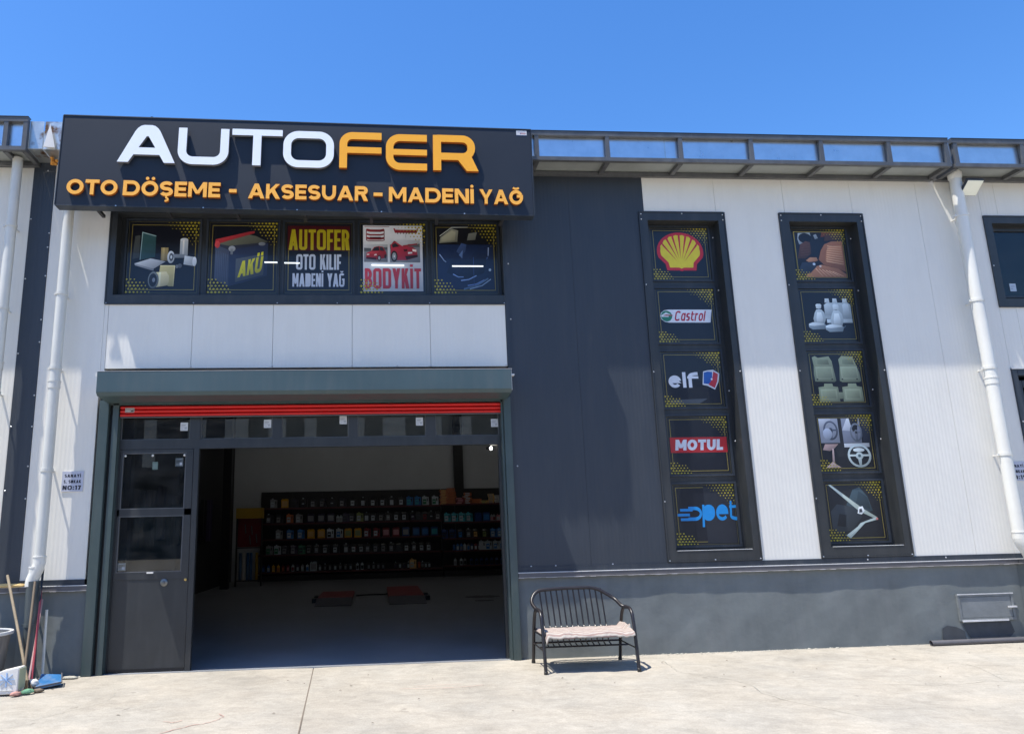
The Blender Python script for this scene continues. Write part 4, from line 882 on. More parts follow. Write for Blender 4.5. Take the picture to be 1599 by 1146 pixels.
def art_kit(p):
    p.rect(.05, .04, .95, .965, '#b9bcc4'); p.line([(.07, .95), (.45, .95)], .007, '#7d2630')
    for z, t in ((.89, .035), (.83, .022), (.775, .03)): p.line([(.10, z+.012), (.16, z), (.31, z), (.37, z+.012)], t, '#7d2630')
    p.line([(.10, .905), (.10, .755), (.13, .745), (.34, .745), (.37, .755), (.37, .905)], .011, '#6e222b'); p.rect(.15, .785, .32, .80, '#2c1a20')
    p.line([(.52, .925), (.54, .87), (.86, .87), (.88, .925)], .02, '#7d2630'); p.rect(.53, .875, .87, .905, '#7d2630')
    for i in range(7): p.rect(.57+i*.045, .845, .58+i*.045, .87, '#4c1a22')
    p.rect(.695, .79, .70, .85, '#6f6f78')
    car_front(p, .065, .445, .355, .25); car_front(p, .455, .44, .455, .315, True)
    p.text(.075, .075, .92, .355, 'BODYKİT', WR, W=.44, t=.15, rd=.6, gap=.07)
def art_interior(p):
    p.rect(.07, .07, .93, .70, '#0f1d3a'); p.rect(.07, .70, .93, .93, '#0c0e14')
    p.poly([(.10, .72), (.38, .74), (.40, .90), (.30, .93), (.12, .80)], '#737468'); p.poly([(.13, .74), (.34, .76), (.36, .88), (.30, .90), (.14, .80)], '#8d8c78'); p.line([(.11, .82), (.30, .945), (.55, .95)], .012, '#9fa39c')
    p.poly([(.53, .76), (.66, .77), (.69, .88), (.56, .86)], '#62645c'); p.ell(.46, .78, .075, .12, '#0b0c12'); p.rect(.38, .70, .56, .74, '#10131b'); p.poly([(.70, .74), (.72, .92), (.86, .93), (.93, .72)], '#090b10')
    p.poly([(.36, .60), (.44, .72), (.52, .70), (.50, .60), (.44, .54)], '#2c3e63'); p.poly([(.40, .55), (.46, .62), (.45, .50)], '#4b628c'); p.line([(.10, .56), (.17, .47), (.20, .45)], .014, '#6f84ab'); p.line([(.86, .66), (.85, .54)], .014, '#8393b5'); p.line([(.84, .52), (.76, .40), (.70, .34)], .010, '#3a5184')
    p.poly([(.20, .30), (.50, .22), (.78, .30), (.84, .56), (.66, .60), (.55, .50), (.30, .50)], '#0b1730')
    for a, b, c_ in (((.30, .28), (.46, .24), '#5f77a6'), ((.42, .19), (.66, .26), '#6b83b0'), ((.52, .12), (.78, .20), '#51699a')): p.line([a, ((a[0]+b[0])/2, (a[1]+b[1])/2-.02), b], .014, c_)
    p.line([(.46, .07), (.66, .12), (.84, .22)], .022, '#41566f'); p.line([(.55, .07), (.74, .12), (.88, .21)], .012, '#7688a0'); p.line([(.62, .10), (.62, .52)], .006, '#2b3f6e'); p.ell(.87, .34, .02, .02, '#8293a8')
def art_shell(p):
    cx, cz, rx, rz = .5, .54, .40, .37
    body = arc(cx, cz, rx, rz, -18, 198, 40)+[(.23, .30), (.25, .18), (.46, .18), (.5, .165), (.54, .18), (.75, .18), (.77, .30)]
    p.poly(body, '#bd1f2c')
    inner = arc(cx, cz, rx-.06, rz-.06, -14, 194, 40)+[(.285, .33), (.30, .235), (.46, .235), (.5, .215), (.54, .235), (.70, .235), (.715, .33)]
    p.poly(inner, '#dcc928')
    L = []
    for a in (30, 52, 71, 90, 109, 128, 150):
        ca, sa = math.cos(math.radians(a)), math.sin(math.radians(a)); px, pz = -sa, ca; ox, oz = cx+ca*(rx-.035), cz+sa*(rz-.035); bx_, bz_ = .5+ca*.07, .30+sa*.10
        L.append([(ox+px*.020, oz+pz*.020), (bx_, bz_), (ox-px*.020, oz-pz*.020)])
    p.polys(L, '#bd1f2c')
    for a in (41, 61.5, 80.5, 99.5, 118.5, 139):
        pass
    for a0 in (19, 41, 61.5, 80.5, 99.5, 118.5, 139, 161):
        ca, sa = math.cos(math.radians(a0)), math.sin(math.radians(a0))
        p.poly([(cx+ca*(rx-.062)+(-sa)*.045, cz+sa*(rz-.062)+ca*.045), (cx+ca*(rx-.045), cz+sa*(rz-.045)), (cx+ca*(rx-.062)-(-sa)*.045, cz+sa*(rz-.062)-ca*.045), (cx+ca*(rx-.09), cz+sa*(rz-.09))], '#dcc928')
def art_castrol(p):
    p.poly([(.20, .37), (.13, .385), (.075, .43), (.06, .49), (.075, .55), (.13, .595), (.20, .61), (.94, .61), (.90, .37)], '#d6dbe4')
    p.ell(.165, .49, .095, .10, '#1f7a5e'); p.poly([(.07, .50), (.16, .56), (.27, .50), (.27, .515), (.16, .49+.03), (.07, .49)], '#d7dde2'); p.rect(.08, .475, .20, .50, '#d7dde2'); p.rect(.13, .495, .27, .512, '#b02c3c')
    p.text(.29, .40, .80, .585, 'Castrol', '#ab1f38', shear=.22, W=.66, t=.16, rd=.85, gap=.09)
def art_elf(p):
    p.text(.10, .35, .60, .63, 'elf', '#d3d9e4', W=.95, t=.20, rd=1.0, gap=.09)
    p.poly([(.66, .40), (.74, .38), (.86, .31), (.93, .45), (.96, .60), (.86, .67), (.76, .66), (.69, .64)], '#c9cfdb'); p.poly([(.68, .42), (.78, .41), (.83, .50), (.84, .63), (.77, .64), (.70, .62)], '#1d55a6'); p.poly([(.76, .40), (.86, .34), (.91, .46), (.935, .59), (.86, .64), (.83, .50)], '#b22b3c'); p.ell(.82, .50, .015, .018, '#d9dde4')
    p.poly([(.10, .13), (.72, .15), (.58, .06), (.10, .065)], '#474d55')
def art_motul(p):
    p.rect(.035, .37, .965, .635, '#b01f27'); p.text(.11, .41, .89, .595, 'MOTUL', '#cfd5e0', shear=.10, W=.86, t=.27, rd=1.0, gap=.07)
def art_opet(p):
    c = '#1786cf'
    p.poly([(.50, .03), (.97, .03), (.97, .95), (.50, .95)], '#23262f')
    p.polys([rec(.10, .40, .30, .445), rec(.055, .475, .25, .52), rec(.10, .555, .30, .60)], c)
    s_ = lambda q, x0, w, z0=.395, h=.335: [(x0+x*w+z*.02, z0+z*h) for x, z in q]
    L = []
    L += [s_([tuple(v) for v in q], .22, .22) for q in ribbon([(.0, .10)]+arc(.50, .36, .42, .26, -90, 90, 14)+[(.0, .62)], .17)]
    x = .445
    for ch, w in (('p', .215), ('e', .205), ('t', .19)):
        Q, a = glyph(ch, .95, .165, 1.0); L += [s_(q, x, w) for q in Q]; x += w*.98+.012
    p.polys([[tuple(v) for v in q] for q in L], c)
def art_leather(p):
    p.rect(.06, .06, .94, .94, '#15161f'); p.poly([(.12, .80), (.14, .92), (.36, .93), (.38, .80), (.30, .72), (.14, .70)], '#8d979f'); p.ell(.26, .82, .12, .10, '#14141c'); p.poly([(.44, .80), (.50, .82), (.47, .90), (.42, .88)], '#7d8690'); p.poly([(.55, .84), (.9, .90), (.93, .94), (.58, .94)], '#5b2f22')
    p.poly([(.08, .42), (.16, .70), (.26, .76), (.34, .74), (.34, .52), (.22, .42)], '#4a3028')
    for i in range(5): p.line([(.14+i*.012, .48+i*.05), (.32, .50+i*.05)], .006, '#5d4034')
    p.poly([(.46, .40), (.52, .58), (.60, .70), (.74, .76), (.93, .76), (.93, .16), (.80, .22), (.54, .30)], '#7a4f38'); p.poly([(.58, .38), (.62, .58), (.68, .66), (.90, .68), (.92, .30)], '#946346')
    for i in range(8): p.line([(.595+i*.007, .37+i*.042), (.905, .31+i*.048)], .014, '#b8906f')
    p.poly([(.60, .76), (.64, .90), (.93, .90), (.93, .78), (.76, .78)], '#3d2822'); p.poly([(.20, .10), (.30, .24), (.50, .30), (.80, .22), (.93, .12), (.93, .06), (.18, .06)], '#855a41')
    for i in range(6): p.line([(.38+i*.06, .23-i*.012), (.50+i*.075, .075)], .012, '#b48d6e')
    p.poly([(.22, .38), (.30, .44), (.42, .44), (.44, .38), (.30, .33)], '#9a6e52'); p.poly([(.08, .22), (.14, .34), (.36, .36), (.40, .26), (.28, .14), (.10, .10)], '#242b38'); p.ell(.36, .31, .025, .025, '#a9b4bf'); p.ell(.47, .27, .02, .02, '#c4b2a4')
    p.line([(.06, .06), (.06, .94), (.94, .94)], .008, '#9a8d4a')
def seat(p, x, z, s, c1='#9aa5a9', c2='#b7c1c4', c3='#77838a', flip=1):
    q = lambda L: [(x+a*s*flip, z+b*s) for a, b in L]
    p.poly(q([(.02, .02), (.0, .16), (.06, .34), (.12, .44), (.26, .44), (.34, .34), (.36, .14), (.30, .0)]), c1); p.poly(q([(.09, .06), (.09, .18), (.13, .36), (.25, .36), (.28, .18), (.26, .05)]), c2)
    p.poly(q([(.12, .47), (.11, .58), (.15, .61), (.25, .61), (.28, .57), (.26, .47)]), c2); p.rect(min(x+.16*s*flip, x+.22*s*flip), z+.44*s, max(x+.16*s*flip, x+.22*s*flip), z+.47*s, c3)
    p.poly(q([(-.16, -.10), (-.16, .0), (-.04, .05), (.30, .02), (.34, -.04), (.30, -.16), (-.06, -.17)]), c3); p.poly(q([(-.15, -.05), (-.14, .01), (-.02, .05), (.28, .02), (.30, -.03), (.0, -.06)]), c2)
def art_seats(p):
    p.poly([(.44, .44), (.44, .70), (.50, .74), (.88, .74), (.92, .70), (.92, .42)], '#8d989d'); p.poly([(.46, .36), (.92, .36), (.92, .43), (.46, .43)], '#a4afb3')
    for x in (.46, .60, .78): p.poly([(x, .74), (x+.01, .82), (x+.08, .82), (x+.09, .74)], '#aab4b8'); p.poly([(x-.01, .50), (x-.01, .70), (x+.03, .73), (x+.10, .71), (x+.11, .50)], '#9ba6ab')
    seat(p, .22, .34, .62); seat(p, .52, .30, .66); p.line([(.72, .24), (.78, .30)], .01, '#55606a')
def mat_shape(p, x0, z0, w, h, notch=1):
    q = lambda L: [(x0+a*w, z0+b*h) for a, b in L]
    p.poly(q([(0.02, .0), (.0, .30), (.04, .62), (.0, .95), (.14, 1.0), (.28, .93), (.78, .99), (.90, .80), (.95, .4), (1, .03), (.92, -.02)] if notch > 0 else [(.0, .02), (.08, .62), (.06, .86), (.22, 1.0), (.72, .98), (.84, .70), (.96, .34), (1.0, .0), (.9, -.03), (.12, -.03)]), '#757d66')
    p.poly(q([(.10, .08), (.10, .58), (.88, .58), (.90, .08)]), '#878f76'); p.poly(q([(.16, .14), (.16, .52), (.82, .52), (.84, .14)]), '#7c846c'); p.poly(q([(.22, .68), (.24, .86), (.74, .86), (.76, .66)]), '#6a725d'); p.rect(x0+.10*w, z0+.06*h, x0+.17*w, z0+.11*h, '#1d2320'); p.rect(x0+.78*w, z0+.06*h, x0+.85*w, z0+.11*h, '#1d2320')
def art_mats(p):
    mat_shape(p, .10, .44, .38, .47); mat_shape(p, .54, .44, .38, .47, -1)
    for x0 in (.14, .56):
        q = lambda L: [(x0+a*.36, .07+b*.33) for a, b in L]
        p.poly(q([(0, 0), (.02, .80), (.30, .85), (.32, 1), (.72, 1), (.74, .85), (.98, .80), (1, 0)]), '#757d66'); p.poly(q([(.10, .10), (.10, .70), (.90, .70), (.90, .10)]), '#878f76'); p.poly(q([(.18, .18), (.18, .60), (.82, .60), (.82, .18)]), '#7b836b')
    p.poly([(.49, .12), (.57, .12), (.57, .24), (.49, .24)], '#6a725d')
def wheel(p, cx, cz, r, c='#9aa6ad', inn='#343a44', tiltx=1.0):
    p.line([(cx+a, cz+b) for a, b in arc(0, 0, r*tiltx, r, 0, 345, 24)], r*.2, c, True)
    p.ell(cx, cz-.02*r, r*.36*tiltx, r*.34, c); p.polys([[(cx-r*.95*tiltx, cz-.06*r), (cx-r*.95*tiltx, cz+.12*r), (cx+r*.95*tiltx, cz+.12*r), (cx+r*.95*tiltx, cz-.06*r)], [(cx-r*.18, cz-r*.2), (cx+r*.18, cz-r*.2), (cx+r*.10, cz-r*.95), (cx-r*.10, cz-r*.95)]], c); p.ell(cx, cz, r*.14, r*.14, inn)
def art_wheels(p):
    p.rect(.07, .06, .93, .93, '#191a20'); p.rect(.07, .50, .40, .93, '#8e929c'); p.poly([(.07, .78), (.24, .80), (.28, .93), (.07, .93)], '#b3b7be'); wheel(p, .26, .72, .155, '#4d5360', '#1c1f28', .72); p.ell(.20, .66, .08, .10, '#a0a7b3')
    p.rect(.46, .50, .78, .93, '#7c808c'); p.poly([(.46, .72), (.56, .93), (.70, .93), (.66, .70)], '#b9bcc4'); p.poly([(.60, .93), (.64, .70), (.72, .70), (.76, .93)], '#181a22'); wheel(p, .70, .68, .15, '#60666f', '#20232c', .62); p.rect(.80, .5, .93, .93, '#262a36')
    p.poly([(.08, .38), (.13, .48), (.36, .48), (.28, .40), (.20, .36)], '#a88d86'); p.poly([(.22, .14), (.245, .40), (.27, .40), (.26, .14)], '#b49a92'); p.poly([(.10, .07), (.22, .17), (.36, .07)], '#ac938d'); p.rect(.46, .42, .90, .49, '#a3a8ac'); wheel(p, .70, .27, .185, '#8f9c9f', '#3a4c52'); p.ell(.70, .37, .10, .035, '#aeb9bc')
def art_belt(p):
    p.rect(.07, .06, .93, .93, '#1b1d22'); p.poly([(.36, .60), (.50, .86), (.62, .90), (.74, .74), (.80, .50), (.62, .46)], '#33424a'); p.poly([(.52, .60), (.60, .84), (.74, .72), (.76, .52)], '#28353d'); p.poly([(.08, .50), (.20, .62), (.52, .56), (.60, .40), (.40, .18), (.14, .14), (.08, .24)], '#2b3137'); p.poly([(.16, .26), (.22, .46), (.34, .44), (.30, .24)], '#171a1f')
    p.poly([(.09, .945), (.13, .95), (.62, .55), (.86, .39), (.84, .355), (.56, .50)], '#9aa7a0'); p.line([(.12, .93), (.6, .53)], .008, '#b9c4bd'); p.poly([(.84, .395), (.84, .345), (.64, .30), (.36, .02+.03), (.29, .10), (.50, .24), (.56, .30)], '#8d9a98'); p.line([(.84, .37), (.6, .29), (.35, .10)], .008, '#a9b5b0')
    p.poly([(.53, .46), (.56, .56), (.63, .58), (.66, .50), (.60, .44)], '#c3cacc'); p.poly([(.56, .47), (.57, .53), (.61, .54), (.62, .48)], '#30343c'); p.ell(.85, .365, .02, .02, '#a86a64')
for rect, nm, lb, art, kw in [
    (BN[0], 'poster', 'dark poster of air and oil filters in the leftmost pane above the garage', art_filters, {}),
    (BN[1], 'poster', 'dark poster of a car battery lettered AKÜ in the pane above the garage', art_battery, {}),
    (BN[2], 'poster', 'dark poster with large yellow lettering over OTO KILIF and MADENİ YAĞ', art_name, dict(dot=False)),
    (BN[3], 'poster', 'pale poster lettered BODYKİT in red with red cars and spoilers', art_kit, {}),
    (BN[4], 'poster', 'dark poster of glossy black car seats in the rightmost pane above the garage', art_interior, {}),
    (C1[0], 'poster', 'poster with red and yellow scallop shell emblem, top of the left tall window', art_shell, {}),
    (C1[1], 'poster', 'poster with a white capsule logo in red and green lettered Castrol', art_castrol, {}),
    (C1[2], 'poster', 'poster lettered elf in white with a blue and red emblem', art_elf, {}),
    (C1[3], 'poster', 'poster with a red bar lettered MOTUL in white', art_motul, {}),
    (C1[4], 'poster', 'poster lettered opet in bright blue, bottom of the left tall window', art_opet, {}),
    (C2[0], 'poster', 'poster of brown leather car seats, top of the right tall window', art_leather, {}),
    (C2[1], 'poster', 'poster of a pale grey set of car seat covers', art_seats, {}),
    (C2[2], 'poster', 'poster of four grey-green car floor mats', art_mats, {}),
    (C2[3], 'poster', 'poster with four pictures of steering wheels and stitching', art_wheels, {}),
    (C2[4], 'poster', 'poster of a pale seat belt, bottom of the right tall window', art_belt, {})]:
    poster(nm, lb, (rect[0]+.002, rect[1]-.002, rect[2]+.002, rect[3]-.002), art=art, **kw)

# address plates
def plate(x0, x1, z0, z1, y, lines, label):
    m = MB(); m.box(x0, x1, y, 0-.0005, z0, z1); t = thing('address_plate', label, 'sign', ((x0+x1)/2, y, z0)); m.build('backing', M_['wht'], t, .002)
    p = Print(x0+.003, z0+.003, x1-x0-.006, z1-z0-.006, y-.0008, '#b9bccb')
    for tx, a, b, c_, d, kw in lines: p.text(a, b, c_, d, tx, '#1b1d2e', **kw)
    p.build('lettering', t, M_['inkm'])
k1 = dict(W=.66, t=.22, rd=.7, gap=.10)
plate(-3.915, -3.650, 2.175, 2.430, -.012, [('SANAYİ', .12, .70, .88, .86, k1), ('5. SOKAK', .10, .41, .90, .57, k1), ('NO:17', .06, .08, .92, .30, dict(W=.76, t=.24, rd=.8, gap=.12))], 'small white address plate reading SANAYİ 5. SOKAK NO:17 beside the left drainpipe')
plate(8.700, 8.985, 2.078, 2.345, -.012, [('SANAYİ', .12, .70, .88, .86, k1), ('5. SOKAK', .10, .41, .90, .57, k1), ('NO:19', .06, .08, .92, .30, dict(W=.76, t=.24, rd=.8, gap=.12))], 'small white address plate ending in 19 at the right edge, partly behind the drainpipe')

# ================================================================== INTERIOR OF THE OPEN WORKSHOP
tag(bx('workshop_floor', M_['floor'], None, -5.0, 8.3, .012, 17.6, -.06, .002), 'smooth grey concrete floor inside the workshop', kind='structure')
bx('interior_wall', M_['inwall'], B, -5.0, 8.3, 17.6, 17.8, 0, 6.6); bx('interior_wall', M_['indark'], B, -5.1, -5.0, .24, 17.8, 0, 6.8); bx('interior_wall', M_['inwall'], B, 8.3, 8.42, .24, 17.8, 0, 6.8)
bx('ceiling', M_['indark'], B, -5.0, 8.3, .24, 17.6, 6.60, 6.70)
bx('steel_column', M_['black'], B, -4.66, -4.42, 13.9, 14.14, 0, 6.6); bx('steel_column', M_['black'], B, 2.82, 3.16, 17.38, 17.60, 0, 6.6); bx('steel_column', M_['black'], B, -5.0, -4.8, 5.5, 5.7, 0, 6.6, -5.0, -4.8, 10, 10.2, 0, 6.6)
def rack(label, x0, x1, boards, top, n):
    t = thing('shelving_rack', label, 'shelf', ((x0+x1)/2, 17.3, 0))
    bx('back_panel', M_['rackm'], t, x0, x1, 17.52, 17.55, .1, top)
    for z in boards:
        s_ = bx('shelf', M_['rackm'], t, x0, x1, 17.02, 17.519, z-.03, z); bx('shelf_edge', M_['rackred'], s_, x0, x1, 17.005, 17.019, z-.045, z+.012)
    for i in range(n+1):
        x = x0+(x1-x0)*i/n; bx('upright', M_['rackm'], t, x-.02, x+.02, 17.5, 17.5195, 0, top)
    bx('plinth', M_['rackm'], t, x0, x1, 17.06, 17.50, .003, .20)
    return t
LB = [.30, .87, 1.39, 1.92, 2.44]; RB = [.36, .86, 1.28, 1.84, 2.46]
rack('long black shelving rack of oil jugs along the back wall, left part', -4.0, 2.30, LB, 3.02, 6)
rack('black shelving rack at the right end of the back wall, orange cartons on top', 2.36, 7.6, RB, 3.02, 5)
CM = {}
def cmat(h, r=.35):
    if h not in CM: CM[h] = mat('jug_'+h.strip('#'), hexc(h), r, var=.06)
    return CM[h]
MESH = {}
def jug_mesh(kind, body, lab, cap):
    key = (kind, body, lab, cap)
    if key in MESH: return MESH[key]
    m = MB()
    if kind == 'jug':
        w, d, h = .115, .065, .34
        m.prism_x([(-d, 0), (d, 0), (d, h*.72), (d*.5, h*.90), (-d*.5, h*.90), (-d, h*.72)], -w, w*.35, 0); m.prism_x([(-d, 0), (d, 0), (d, h*.42), (-d, h*.42)], w*.35+.0005, w, 0)
        m.prism_x([(-d*.4, h*.421), (d*.4, h*.421), (d*.4, h*.86), (-d*.4, h*.86)], w*.72, w, 0); m.prism_x([(-d*.4, h*.74), (d*.4, h*.74), (d*.4, h*.86), (-d*.4, h*.86)], w*.3505, w*.7195, 0)
        m.lathe([(.028, h*.90), (.028, h), (0, h)], (-w*.35, 0, 0), 8, 2); m.box(-w*.85, w*.2, -d-.003, -d-.0005, h*.12, h*.62, 1); m.box(-w*.7, w*.0, -d-.005, -d-.0035, h*.36, h*.46, 2)
    elif kind == 'bottle':
        w, d, h = .045, .035, .25
        m.prism_x([(-d, 0), (d, 0), (d, h*.7), (d*.4, h*.84), (-d*.4, h*.84), (-d, h*.7)], -w, w, 0); m.lathe([(.016, h*.84), (.016, h), (0, h)], (0, 0, 0), 8, 2); m.box(-w*.8, w*.8, -d-.003, -d-.0005, h*.14, h*.6, 1)
    elif kind == 'canister':
        w, d, h = .12, .08, .33
        m.prism_x([(-d, 0), (d, 0), (d, h*.86), (d*.7, h*.9), (-d*.7, h*.9), (-d, h*.86)], -w, w, 0); m.box(-.02, w*.8, -.012, .012, h*.9+.0005, h*.97, 0); m.lathe([(.022, h*.9), (.022, h*.98), (0, h*.98)], (-w*.6, 0, 0), 8, 2); m.box(-w*.8, w*.8, -d-.003, -d-.0005, h*.18, h*.74, 1)
    elif kind == 'box':
        w, d, h = .15, .10, .055
        m.box(-w, w, -d, d, 0, h, 0); m.box(-w*.8, w*.5, -d-.003, -d-.0005, h*.2, h*.8, 1)
    me_o = m.build('tmp', [cmat(body), cmat(lab), cmat(cap)], None); me = me_o.data; bpy.data.objects.remove(me_o); me.name = kind
    MESH[key] = me; return me
CN = {'#1c1e22': 'black', '#2c2f38': 'charcoal', '#8e9196': 'pale grey', '#d9a21a': 'yellow', '#2a6fb0': 'blue', '#b9c4cc': 'white', '#7d1a22': 'red', '#2f7d5c': 'green', '#3c3550': 'dark purple', '#1d3f78': 'dark blue', '#3aa0b0': 'turquoise', '#c07048': 'orange', '#a85f3a': 'brown', '#8d9a60': 'olive green', '#c58a92': 'pink', '#d8b070': 'tan', '#d9d9d9': 'white'}
ORD = ['first', 'second', 'third', 'fourth', 'fifth', 'sixth', 'seventh', 'eighth', 'ninth', 'tenth', 'eleventh', 'twelfth', 'thirteenth', 'fourteenth', 'fifteenth', 'sixteenth', 'seventeenth', 'eighteenth', 'nineteenth', 'twentieth', 'twenty-first', 'twenty-second', 'twenty-third', 'twenty-fourth', 'twenty-fifth', 'twenty-sixth', 'twenty-seventh', 'twenty-eighth', 'twenty-ninth', 'thirtieth', 'thirty-first', 'thirty-second', 'thirty-third', 'thirty-fourth', 'thirty-fifth', 'thirty-sixth']
KN = {'jug': ('oil_jug', 'oil jug', 'jug'), 'bottle': ('small_bottle', 'small bottle', 'bottle'), 'canister': ('oil_canister', 'flat canister', 'canister')}
def px2x(px, c): return -3.69+((360 if c == 1 else 590)+px/6.033-421)*.02250
def row(rackname, rowname, z, items):
    for i, (x, kind, body, lab) in enumerate(items):
        me = jug_mesh(kind, body, lab, '#b9c4cc' if body in ('#1c1e22', '#2c2f38') and i % 3 == 0 else body)
        n, w, cat = KN[kind]; o = bpy.data.objects.new(n, me); COL.objects.link(o)
        o.location = (x, 17.14+random.uniform(-.02, .03), z+.0135 if False else z+.001); o.rotation_euler.z = random.uniform(-.08, .08)
        fromr = len(items)-1-i
        pos = (ORD[i]+' from the left') if i <= fromr else ((ORD[fromr]+' from the right') if fromr else 'rightmost')
        if i == 0: pos = 'leftmost'
        tag(o, f'{CN[body]} {w}, {pos} on the {rackname} rack\'s {rowname} shelf', cat, f'containers on the {rackname} shelving rack')
K, CH, GY, YE, BL, WH, RD, GN, PU, DB, TQ = '#1c1e22', '#2c2f38', '#8e9196', '#d9a21a', '#2a6fb0', '#b9c4cc', '#7d1a22', '#2f7d5c', '#3c3550', '#1d3f78', '#3aa0b0'
j = lambda px, c, b, l, k='jug': (px2x(px, c), k, b, l)
row('left', 'top', LB[4], [j(410, 1, GY, WH), j(512, 1, YE, '#d8b070', 'canister'), j(605, 1, CH, K), j(690, 1, K, CH), j(778, 1, K, GY), j(865, 1, CH, GY), j(958, 1, K, CH), j(1050, 1, CH, GY), j(1150, 1, K, WH), j(1248, 1, K, WH), j(1340, 1, K, WH), j(1430, 1, K, WH), j(130, 2, K, WH), j(218, 2, K, WH), j(292, 2, BL, TQ), j(368, 2, BL, TQ), j(440, 2, WH, GN), j(532, 2, WH, GN)])
row('left', 'second', LB[3], [j(375, 1, CH, GY), j(465, 1, CH, GY), j(560, 1, '#c07048', WH), j(645, 1, GY, WH), j(755, 1, PU, GY, 'canister'), j(850, 1, PU, GY, 'canister'), j(938, 1, PU, GY, 'canister'), j(1003, 1, WH, GY, 'bottle'), j(1032, 1, WH, GY, 'bottle'), j(1080, 1, PU, K), j(1142, 1, K, GY), j(1210, 1, '#8d9a60', WH), j(1280, 1, K, WH), j(1342, 1, K, WH), j(1415, 1, K, GY), j(95, 2, K, GY), j(170, 2, K, WH), j(245, 2, K, WH), j(325, 2, K, PU), j(380, 2, K, CH), j(440, 2, K, RD), j(500, 2, K, CH), j(562, 2, K, GY)])
row('left', 'middle', LB[2], [j(465, 1, GY, WH), j(565, 1, BL, WH), j(665, 1, BL, WH), j(757, 1, YE, '#d8b070', 'canister'), j(852, 1, YE, '#d8b070', 'canister'), j(935, 1, WH, K), j(1020, 1, WH, BL), j(1100, 1, YE, '#8d9a60', 'canister'), j(1190, 1, YE, '#8d9a60', 'canister'), j(1278, 1, RD, WH), j(1365, 1, RD, WH), j(65, 2, RD, '#c58a92', 'canister'), j(158, 2, RD, '#c58a92', 'canister'), j(250, 2, DB, GY, 'canister'), j(345, 2, DB, BL, 'canister'), j(430, 2, DB, BL, 'canister'), j(518, 2, DB, TQ, 'canister')])
row('left', 'fourth', LB[1], [j(378, 1, GY, GN), j(452, 1, WH, GN), j(525, 1, CH, GY), j(602, 1, PU, GY), j(675, 1, GN, CH), j(748, 1, K, GY), j(818, 1, K, GY), j(897, 1, CH, WH), j(990, 1, CH, WH), j(1090, 1, CH, WH), j(1158, 1, K, WH), j(1228, 1, K, WH), j(1290, 1, K, GY), j(1362, 1, K, GY), j(1432, 1, K, GY), j(120, 2, K, GY), j(190, 2, K, CH), j(262, 2, K, WH), j(332, 2, K, GY), j(403, 2, K, WH), j(470, 2, K, WH)])
cols = [(DB, BL), (BL, WH), (YE, '#d8b070'), (YE, '#c07048'), (RD, '#c07048'), (RD, '#c58a92'), (WH, RD), (PU, WH), (GY, WH), (WH, BL)]
it = [j(330+i*44, 1, *cols[i], 'bottle') for i in range(10)]+[j(782, 1, WH, GY, 'canister')]+[j(840+i*47, 1, K if i % 2 else CH, WH if i % 3 == 0 else GY, 'bottle') for i in range(7)]+[j(1185, 1, WH, K, 'bottle'), j(1228, 1, WH, K, 'bottle')]+[j(1290+i*44, 1, K, GY, 'bottle') for i in range(4)]+[j(150+i*40, 2, K, WH if i % 2 else PU, 'bottle') for i in range(4)]+[j(312, 2, '#d8b070', WH), j(368, 2, RD, '#c07048', 'bottle'), j(400, 2, CH, GY, 'bottle'), j(432, 2, K, WH, 'bottle'), j(464, 2, K, WH, 'bottle')]
row('left', 'bottom', LB[0], it)
row('right', 'second', RB[3], [j(645, 2, TQ, WH), j(715, 2, TQ, WH), j(785, 2, TQ, WH), j(852, 2, TQ, WH), j(935, 2, DB, DB, 'canister'), j(1015, 2, DB, BL, 'canister'), j(1065, 2, GY, '#c58a92', 'bottle'), j(1090, 2, GY, RD, 'bottle'), j(1125, 2, '#c58a92', WH, 'bottle'), j(1150, 2, '#c58a92', WH, 'bottle')])
row('right', 'middle', RB[2], [j(615, 2, DB, CH), j(692, 2, DB, CH), j(770, 2, CH, BL), j(850, 2, CH, GY), j(915, 2, K, '#d8b070'), j(1000, 2, K, '#8d9a60'), j(1080, 2, BL, WH), j(1145, 2, BL, WH)])
row('right', 'fourth', RB[1], [j(700+i*34, 2, [DB, BL, BL, WH, GY, DB, RD, PU][i], [BL, WH, GY, WH, BL, WH, WH, WH][i], 'bottle') for i in range(8)]+[j(968, 2, WH, WH), j(1030, 2, WH, BL), j(1100, 2, WH, BL), j(1165, 2, WH, BL)])
row('right', 'bottom', RB[0], [j(708, 2, WH, GY, 'bottle'), j(765, 2, WH, K, 'bottle'), j(800, 2, GY, K, 'bottle')]+[j(860+i*48, 2, DB, K, 'bottle') for i in range(7)])
